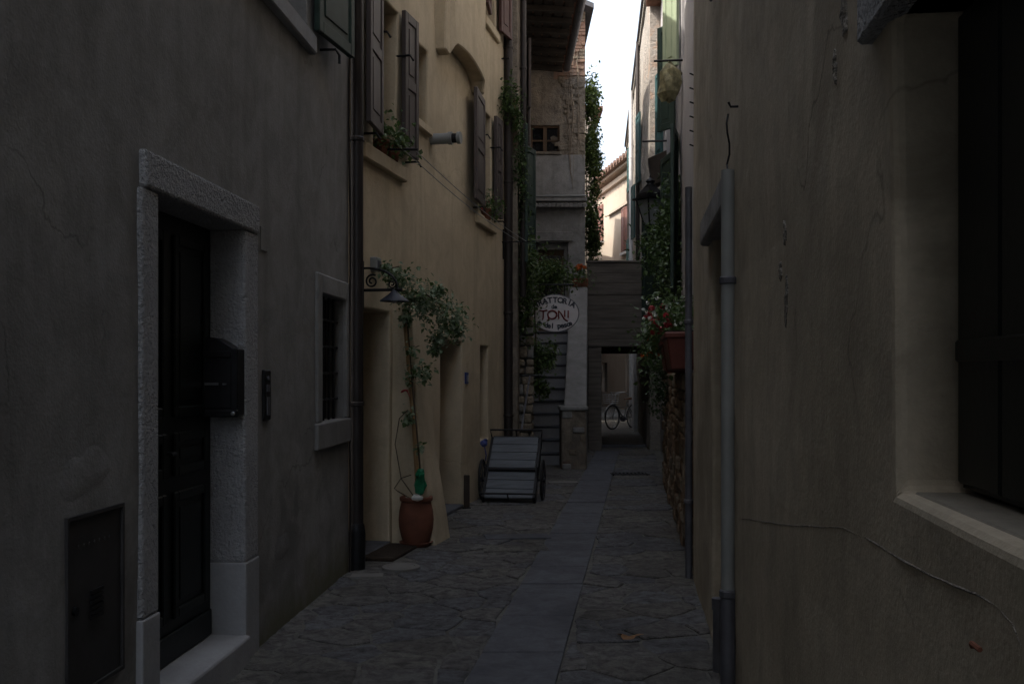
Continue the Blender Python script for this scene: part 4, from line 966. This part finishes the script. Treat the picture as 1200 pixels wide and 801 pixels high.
def planter(s0, s1, z0):
    m = MB(); n = 5
    a = [LC.P(s0+.03, z0, -.10), LC.P(s1-.03, z0, -.10), LC.P(s1-.03, z0, .14), LC.P(s0+.03, z0, .14), LC.P(s0, z0+.27, -.13), LC.P(s1, z0+.27, -.13), LC.P(s1, z0+.27, .18), LC.P(s0, z0+.27, .18)]
    m.hexa(a); m.build('box', 'plastic_terracotta', fl, bevel=.012)
    m = MB(); LC.box(m, s0-.015, s1+.015, z0+.265, z0+.32, -.145, .20); m.build('rim', 'plastic_terracotta', fl, bevel=.012)
    LC.box(MB(), s0+.03, s1-.03, z0+.31, z0+.335, -.11, .165).build('soil', 'soil', fl)
planter(8.3, 9.3, 1.63); planter(9.4, 10.3, 1.60)
fr_ = random.Random(41); cents = []
for k in range(16): s_ = fr_.uniform(8.35, 10.5); cents.append((LC.P(s_, 2.08+fr_.uniform(-.05, .12), fr_.uniform(-.05, .22)), (.2, .2, .16)))
for k in range(5): s_ = fr_.uniform(9.6, 10.6); cents.append((LC.P(s_, 1.85+fr_.uniform(-.15, .1), .28), (.14, .14, .16)))
m = MB(); leaves(m, cents, 1500, .06, 1.15, 0, fr_); m.build('foliage', 'leaf_mid', fl, kind='stuff')
m = MB(); m2 = MB(); m3 = MB()
for k in range(26): petals(m, LC.P(fr_.uniform(8.35, 10.4), 2.08+fr_.uniform(-.1, .16), fr_.uniform(.05, .34)), .035, 12, 0, fr_)
for k in range(46): petals(m2, LC.P(fr_.uniform(8.9, 10.6), 2.10+fr_.uniform(-.12, .2), fr_.uniform(.02, .38)), .024, 9, 0, fr_)
for k in range(9): petals(m3, LC.P(fr_.uniform(9.8, 10.7), 1.88+fr_.uniform(-.12, .1), fr_.uniform(.2, .40)), .03, 10, 0, fr_)
m.build('blossom', 'petal_red', fl, kind='stuff'); m2.build('blossom', 'petal_white', fl, kind='stuff'); m3.build('blossom', 'petal_orange', fl, kind='stuff')

def climber(name, label, cat, blobs, n, size, mat, seed, mat2=None, stems=()):
    r_ = random.Random(seed); t_ = thing(name, blobs[0][0], label, cat)
    m = MB(); leaves(m, blobs, n, size, 1.1, 0, r_); m.build('foliage', mat, t_, kind='stuff')
    if mat2: m = MB(); leaves(m, blobs, n//2, size, 1.25, 0, r_); m.build('foliage', mat2, t_, kind='stuff')
    for p in stems: MB().tube(p, .012, 5).build('stem', 'stem', t_)
    return t_
r_ = random.Random(61)
bl = [(pt(x, y, d), (.24, .4, .26)) for x, y, d in ((797, 225, 13), (798, 245, 13), (790, 262, 13), (800, 275, 12.5), (785, 285, 13.2), (775, 290, 13.8), (795, 300, 12.5), (782, 305, 13.2), (800, 315, 12.2), (790, 322, 12.6), (798, 335, 12.2), (803, 255, 12.6), (770, 282, 14))]
climber('wall_climber', 'dense green climber covering the wall above the flower box', 'climbing plant', bl, 3600, .07, 'leaf_mid', 62, 'leaf_dark', [[pt(803, 345, 12.4), pt(800, 300, 12.6), pt(797, 250, 13), pt(797, 215, 13)]])
bl = [(pt(x, y, d), (.12, .3, .2)) for x, y, d in ((770, 415, 13.5), (772, 435, 13.2), (769, 455, 13.4), (773, 468, 13.4), (775, 420, 12.5), (768, 402, 14), (775, 445, 12.8))]
climber('trailing_plant', 'dark trailing plant hanging over the low rubble wall', 'trailing plant', bl, 900, .06, 'leaf_dark', 63)
bl = [(pt(x, y, d), (.11, .12, .22)) for x, y, d in ((593, 118, 13.6), (598, 110, 13.7), (602, 125, 13.8), (606, 150, 14), (607, 170, 14), (608, 190, 14), (606, 205, 14), (610, 220, 14.1), (611, 245, 14.2), (612, 265, 14.3), (603, 140, 13.9), (609, 280, 14.4))]
climber('pipe_ivy', 'strand of ivy climbing up the dark pipes of the yellow house', 'ivy', bl, 1300, .055, 'leaf_mid', 64, 'leaf_dark')
bl = [(pt(x, y, d), (.22, .3, .22)) for x, y, d in ((612, 285, 15), (618, 300, 15), (625, 312, 15), (612, 320, 14.8), (618, 330, 15), (632, 322, 15.6), (640, 318, 15.7), (648, 322, 15.7), (622, 345, 15.7), (614, 350, 14.9), (610, 340, 14.8), (655, 325, 15.8), (611, 368, 15), (613, 385, 15), (640, 328, 15.8), (611, 380, 15), (662, 322, 15.9))]
bl += [(pt(x, y, d), (.10, .15, .14)) for x, y, d in ((628, 410, 15.2), (634, 420, 15.2), (640, 425, 15.2), (626, 430, 15.2), (630, 448, 15.2), (636, 455, 15.2), (644, 412, 15.2))]
climber('stair_climber', 'bushy climber spilling over the stairs around the oval sign', 'climbing plant', bl, 3600, .062, 'leaf_lit', 65, 'leaf_mid', [[pt(622, 460, 15.2), pt(624, 400, 15.1), pt(618, 340, 15), pt(614, 290, 15)], [pt(632, 470, 15.2), pt(628, 400, 15.2), pt(626, 350, 15.1)]])
bl = []
for k in range(34):
    y = r_.uniform(95, 300); t_ = max(0, min(1, (y-95)/60)); bl.append((pt(690+r_.uniform(1, 3+6*t_*(1 if y < 260 else .6)), y, 21.3+r_.uniform(0, .9)), (.13, .5, .26)))
climber('corner_ivy', 'ivy curtain growing down the corner of the tall stone house', 'ivy', bl, 4200, .085, 'leaf_lit', 66, 'leaf_dark', [[(1.6, 21.4, 2.4), (1.64, 21.6, 5), (1.62, 21.5, 8)]])
# flower pot on the parapet
pp = Vector((pt(680, 330, 19.9).x, 19.95, 3.34))
fp = thing('parapet_flower_pot', pp, 'small terracotta pot of orange flowers on the stair parapet', 'flower pot')
MB().box(pp.x-.16, pp.x+.16, pp.y-.09, pp.y+.09, 3.335, 3.52).build('pot', 'terracotta', fp, bevel=.02)
m = MB(); leaves(m, [(pp+Vector((0, 0, .26)), (.2, .16, .14))], 140, .08, 1.2, 0, r_); leaves(m, [(pp+Vector((0, -.1, 0)), (.3, .12, .14))], 60, .07, 1.2, 0, r_); m.build('foliage', 'leaf_mid', fp, kind='stuff')
m = MB()
for k in range(9): petals(m, pp+Vector((r_.uniform(-.12, .12), r_.uniform(-.1, .05), .36+r_.uniform(-.06, .08))), .055, 12, 0, r_)
m.build('blossom', 'petal_orange', fp, kind='stuff')

# ------------------------------------------------------------------ lilac house (right, behind the low wall)
D1 = thing('lilac_house', LD1.P(14, 0), 'pale lilac plastered house with green shutters above the low wall', 'house')
HD = 9.2
opD = [(11.3, 12.1, 5.4, 7.1, .18), (12.3, 13.2, 2.6, 4.6, .18), (15.2, 16.2, 2.4, 4.6, .18), (17.2, 18.0, 5.6, 7.2, .18)]
wallmesh(LD1, 7.66, 20.3, -.1, HD, opD, 6, seed=31).build('wall', 'lilac_plaster', D1, weld=True, bevel=.01)
LD1.box(MB(), 7.6, 20.35, HD+.001, HD+.14, -6, .3).build('roof', 'roof_tile', D1)
for a, b, z0, z1, e in opD: LD1.box(MB(), a+.002, b-.002, z0+.002, z1-.002, -e+.002, -e+.02).build('window', 'glass_dark', D1)
shutter(D1, LD1, 12.12, 12.4, 5.4, 7.1, (.02, .18), 'pale_green_paint', panels=1)
shutter(D1, LD1, 13.0, 13.25, 4.85, 6.25, (.02, .23), 'green_paint', panels=1)
shutter(D1, LD1, 13.22, 13.8, 2.6, 4.6, (.02, .16), 'green_paint', panels=2); shutter(D1, LD1, 12.28, 11.8, 2.6, 4.6, (.02, .1), 'green_paint', panels=2)
shutter(D1, LD1, 15.18, 14.7, 2.4, 4.6, (.02, .10), 'black_green_paint', panels=2); shutter(D1, LD1, 16.22, 16.7, 2.4, 4.6, (.02, .4), 'green_paint', panels=2)
shutter(D1, LD1, 18.02, 18.5, 5.6, 7.2, (.02, .12), 'teal_paint', panels=2)
for a, z in ((16.9, 5.15), (18.6, 4.75)):
    m = MB(); m.hexa([LD1.P(a, z-.2, -.02), LD1.P(a+.4, z-.2, -.02), LD1.P(a+.4, z-.32, .24), LD1.P(a, z-.32, .24), LD1.P(a, z+.3, -.02), LD1.P(a+.4, z+.3, -.02), LD1.P(a+.4, z+.16, .32), LD1.P(a, z+.16, .32)]); m.build('vent_hood', 'dark_wood', D1, bevel=.01)
MB().tube([LD1.P(16.7, 5.55, -.02), LD1.P(16.7, 5.55, .42)], .018, 6).build('iron_rod', 'black_iron', D1)
MB().tube([LD1.P(11.8, 5.36, -.02), LD1.P(11.8, 5.36, .34)], .014, 6).build('iron_rod', 'black_iron', D1)
# hanging bag
hc = LD1.P(11.8, 5.04, .16); bg_ = MB(); hr = random.Random(8)
pf = [(.01, .30), (.05, .26), (.13, .17), (.15, .05), (.13, -.06), (.07, -.14), (.01, -.17)]
n = 9; vs2 = []
for r0, z in pf:
    for k in range(n):
        a = 2*math.pi*k/n; q = r0*hr.uniform(.6, 1.3); vs2.append((hc.x+q*math.cos(a), hc.y+q*math.sin(a), hc.z+z+hr.uniform(-.035, .035)))
bg_.add(vs2, [(i*n+k, i*n+(k+1) % n, (i+1)*n+(k+1) % n, (i+1)*n+k) for i in range(len(pf)-1) for k in range(n)]+[tuple(range(n)), tuple((len(pf)-1)*n+k for k in range(n))])
tag(bg_.build('hanging_bag', 'yellow_cloth'), 'crumpled yellow bag hanging from an iron rod below the pale green shutter', 'bag')
# lantern
lc = pt(762, 232, 15.4)
ln = thing('street_lantern', LD1.P(15.4, lc.z, 0), 'black four sided street lantern on a wall bracket beside the footbridge', 'lantern')
def pyr(mb, z0, h0, z1, h1, rot=.5):
    p = []
    for z, h_ in ((z0, h0), (z1, h1)):
        for k in range(4):
            a = rot+math.pi/4+k*math.pi/2; p.append((lc.x+h_*math.cos(a), lc.y+h_*math.sin(a), lc.z+z))
    return mb.hexa(p)
pyr(MB(), -.03, .285, .0, .285).build('brim', 'black_iron', ln); pyr(MB(), .0, .22, .07, .20).build('hood', 'black_iron', ln)
pyr(MB(), .07, .20, .20, .07).build('hood', 'black_iron', ln); MB().lathe([(.07, .2), (.05, .23), (.075, .26), (.05, .29), (.012, .32), (.01, .36)], lc, 12).build('finial', 'black_iron', ln)
pyr(MB(), -.42, .085, -.031, .205).build('glass', 'lamp_glass', ln)
for k in range(4):
    a = .5+math.pi/4+k*math.pi/2; MB().tube([lc+Vector((.215*math.cos(a), .215*math.sin(a), -.03)), lc+Vector((.09*math.cos(a), .09*math.sin(a), -.43))], .012, 5).build('glazing_bar', 'black_iron', ln)
pyr(MB(), -.47, .06, -.42, .10).build('base', 'black_iron', ln); MB().lathe([(.02, -.60), (.05, -.56), (.03, -.50), (.05, -.47)], lc, 10).build('pendant', 'black_iron', ln)
wp = LD1.P(15.4, lc.z-.55, -.02); MB().tube([wp, lc+Vector((.1, 0, -.62)), lc+Vector((0, 0, -.56))], .016, 6).build('bracket', 'black_iron', ln)

# ------------------------------------------------------------------ rough pale house beyond the bridge
D2 = thing('pale_rough_house', LD2.P(28, 0), 'tall pale house with crumbling rough plaster and teal shutters beyond the footbridge', 'house')
HD2 = 10.0
opD2 = [(23.0, 24.0, 6.3, 8.0, .2), (26.5, 27.5, 5.4, 6.9, .2), (27.2, 28.1, .05, 2.2, .2), (30, 31, 7.4, 8.8, .2), (31, 32, 4.6, 6, .2)]
wallmesh(LD2, 20.35, 36.2, -.1, HD2, opD2, 7, seed=41, amp=.06, step=.4, freq=.8).build('wall', 'pale_rough_plaster', D2, weld=True)
LD2.box(MB(), 20.3, 36.5, HD2+.001, HD2+.10, -7, .10).build('roof', 'dark_roof', D2)
LD2.box(MB(), 20.3, 36.5, HD2-.12, HD2, -.05, .05).build('cornice', 'pale_rough_plaster', D2)
for a, b, z0, z1, e in opD2: LD2.box(MB(), a+.002, b-.002, z0+.002, z1-.002, -e+.002, -e+.02).build('window', 'glass_dark', D2)
for a, b, z0, z1 in ((24.02, 24.6, 6.3, 8.0), (27.52, 28.0, 5.4, 6.9), (31.02, 31.6, 7.4, 8.8), (32.02, 32.6, 4.6, 6)): shutter(D2, LD2, a, b, z0, z1, (.03, .10), 'teal_paint', panels=2)
for s_ in (27.1, 28.2): LD2.box(MB(), s_-.12, s_+.12, 0, 2.35, -.02, .1).build('door_frame', 'white_paint', D2)
pp = LD2.P(29.2, 0, .1); downpipe(D2, (pp.x, pp.y, 0), (pp.x, pp.y, HD2), .06, 'white_paint', (2, 5, 8))
pp = LD2.P(24.9, 0, .07); downpipe(D2, (pp.x, pp.y, 2.4), (pp.x, pp.y, HD2), .05, 'dark_pipe', (5, 8))

# ------------------------------------------------------------------ far cream house
FH = thing('cream_house', FF_.P(2, 0), 'sunlit cream house with red shutters and tiled eaves at the end of the alley', 'house')
HF = 10.6
def sF(px):
    k = (px-600)/F; return (5.19-42*k)/(k+.1613)
opF = [(.55, 1.7, 6.95, 8.9, .15), (.4, 1.1, 9.1, 9.7, .15), (5.0, 6.3, 7.95, 9.7, .15), (5.0, 6.3, 4.9, 6.9, .15), (.5, 1.2, .8, 2.4, .15), (4.3, 5.3, .7, 2.1, .15), (9, 10.2, 7.9, 9.7, .15)]
wallmesh(FF_, -3, 16, -.1, HF, opF, 7, seed=51, step=.6).build('wall', 'cream_plaster', FH, weld=True)
FF_.box(MB(), -3.05, 16.05, 10.15, 10.35, -.02, .16).build('cornice', 'cream_plaster', FH); FF_.box(MB(), -3.05, 16.05, HF-.1, HF+.001, -.05, .4).build('eaves', 'cream_plaster', FH)
FF_.box(MB(), -.5, 3.9, 8.93, 9.05, -.02, .14).build('string_course', 'cream_plaster', FH)
FF_.box(MB(), -3.2, 16.2, HF+.003, HF+.16, -7, .6).build('roof', 'old_tile', FH)
for k in range(40):
    s_ = -3+k*.47; MB().tube([FF_.P(s_, HF+.15, -1.5), FF_.P(s_, HF+.12, .66)], .13, 6).build('roof_tile', 'old_tile', FH)
for a, b, z0, z1, e in opF: FF_.box(MB(), a+.002, b-.002, z0+.002, z1-.002, -e+.002, -e+.02).build('window', 'glass_dark', FH)
for a, b, z0, z1, e in (opF[0], opF[2], opF[6]):
    shutter(FH, FF_, a, (a+b)/2-.02, z0+.01, z1-.01, (.02, .06), 'red_shutter'); shutter(FH, FF_, b, (a+b)/2+.02, z0+.01, z1-.01, (.02, .06), 'red_shutter'); FF_.box(MB(), a-.1, b+.1, z0-.12, z0-.01, -.02, .1).build('window_sill', 'white_paint', FH)
a, b, z0, z1, e = opF[3]; shutter(FH, FF_, a, (a+b)/2-.02, z0+.01, z1-.01, (.02, .06), 'rust_shutter'); shutter(FH, FF_, b, (a+b)/2+.02, z0+.01, z1-.01, (.02, .06), 'rust_shutter')

# unseen house, added to cast shade on the courtyard and far facade
G = thing('unseen_shade_house', (1.5, 40, 0), 'added unseen cream house that shades the courtyard', 'house')
FG = Frame(2.75, 0, 0, 1, 1, 0)
wallmesh(FG, 33, 44.3, -.1, 10.4, [(36, 37, 1, 2.4, .15), (39, 40, 5, 6.5, .15)], 6, seed=71, step=.6).build('wall', 'cream_plaster', G, weld=True)
FG.box(MB(), 32.9, 44.4, 10.4, 10.55, -6, .3).build('roof', 'roof_tile', G)
wallmesh(FG, 44.31, 56, -.1, 8.6, [(46, 47, 1, 2.4, .15)], 6, seed=72, step=.6).build('wing_wall', 'cream_plaster', G, weld=True)
FG.box(MB(), 44.45, 56.1, 8.6, 8.75, -6, .3).build('wing_roof', 'roof_tile', G)
# ------------------------------------------------------------------ bicycle in the courtyard
bc = gnd(730, 502); byaw = R(48)
bk_ = thing('bicycle', bc, 'grey city bicycle with front basket parked beyond the passage', 'bicycle')
fx = Vector((-math.cos(byaw), -math.sin(byaw), 0)); fy = Vector((-fx.y, fx.x, 0))
def BP(x, z, y=0): return bc+fx*x+fy*y+Vector((0, 0, z))
for x in (-.52, .52):
    wh = MB().tube([BP(x+.335*math.cos(a), .345+.335*math.sin(a)) for a in [2*math.pi*k/32 for k in range(33)]], .018, 6, caps=False).build('wheel', 'rubber', bk_)
    MB().tube([BP(x+.31*math.cos(a), .345+.31*math.sin(a)) for a in [2*math.pi*k/32 for k in range(33)]], .012, 6, caps=False).build('rim', 'chrome', wh)
    for k in range(14):
        a = 2*math.pi*k/14; MB().tube([BP(x, .345), BP(x+.31*math.cos(a), .345+.31*math.sin(a))], .004, 3).build('spoke', 'chrome', wh)
    MB().tube([BP(x+.37*math.cos(a), .345+.37*math.sin(a)) for a in [R(10)+R(170)*k/12 for k in range(13)]], .02, 5).build('mudguard', 'chrome', bk_)
m = MB(); bbk = BP(-.05, .29); seat = BP(-.2, .82); head = BP(.36, .86); hlow = BP(.39, .66)
for p in ([bbk, BP(-.2, .78)], [BP(-.16, .6), hlow], [bbk, BP(.38, .7)], [bbk, BP(-.52, .345, .05)], [bbk, BP(-.52, .345, -.05)], [BP(-.18, .72), BP(-.52, .345, .05)], [BP(-.18, .72), BP(-.52, .345, -.05)], [head, hlow, BP(.42, .5), BP(.52, .345)]): m.tube(p, .016, 6)
m.build('frame', 'grey_pipe', bk_)
MB().tube([BP(-.2, .76), seat], .012, 6).build('seat_post', 'chrome', bk_)
m = MB(); m.hexa([BP(-.36, .83, -.1), BP(-.06, .83, -.025), BP(-.06, .83, .025), BP(-.36, .83, .1), BP(-.36, .9, -.09), BP(-.06, .87, -.02), BP(-.06, .87, .02), BP(-.36, .9, .09)]); m.build('saddle', 'leather', bk_, bevel=.02, segs=2)
MB().tube([head, BP(.34, 1.0), BP(.36, 1.04, 0)], .013, 6).build('stem', 'chrome', bk_); MB().tube([BP(.14, 1.0, -.28), BP(.26, 1.06, -.26), BP(.36, 1.04, -.05), BP(.36, 1.04, .05), BP(.26, 1.06, .26), BP(.14, 1.0, .28)], .013, 6).build('handlebar', 'chrome', bk_)
m = MB()
for k in range(5):
    z = .75+k*.06; q = .15+.01*k; m.tube([BP(.45, z, -q), BP(.45+.26, z, -q), BP(.45+.26, z, q), BP(.45, z, q), BP(.45, z, -q)], .006, 4)
for y in (-.15, -.05, .05, .15):
    m.tube([BP(.46, .75, y), BP(.7, .75, y), BP(.72, 1.0, y*1.2)], .005, 4); m.tube([BP(.46, .75, y), BP(.45, 1.0, y*1.2)], .005, 4)
m.build('basket', 'white_paint', bk_)
MB().tube([BP(-.05, .29, -.1), BP(.02, .16, -.12)], .012, 5).build('crank', 'chrome', bk_); MB().tube([BP(-.08, .29, -.03), BP(-.02, .29, -.03)], .09, 14).build('chain_guard', 'zinc_pipe', bk_)
MB().tube([BP(-.1, .28, .04), BP(-.06, .01, .2)], .010, 5).build('kickstand', 'zinc_pipe', bk_)
m = MB()
for y in (-.07, 0, .07): m.tube([BP(-.3, .72, y), BP(-.78, .72, y)], .008, 4)
m.tube([BP(-.3, .72, -.07), BP(-.3, .72, .07)], .008, 4); m.tube([BP(-.78, .72, -.07), BP(-.78, .72, .07)], .008, 4); m.tube([BP(-.7, .72, .06), BP(-.52, .345, .05)], .008, 4); m.build('rack', 'chrome', bk_)
print('paving stones', nst, 'objects', len(bpy.data.objects))
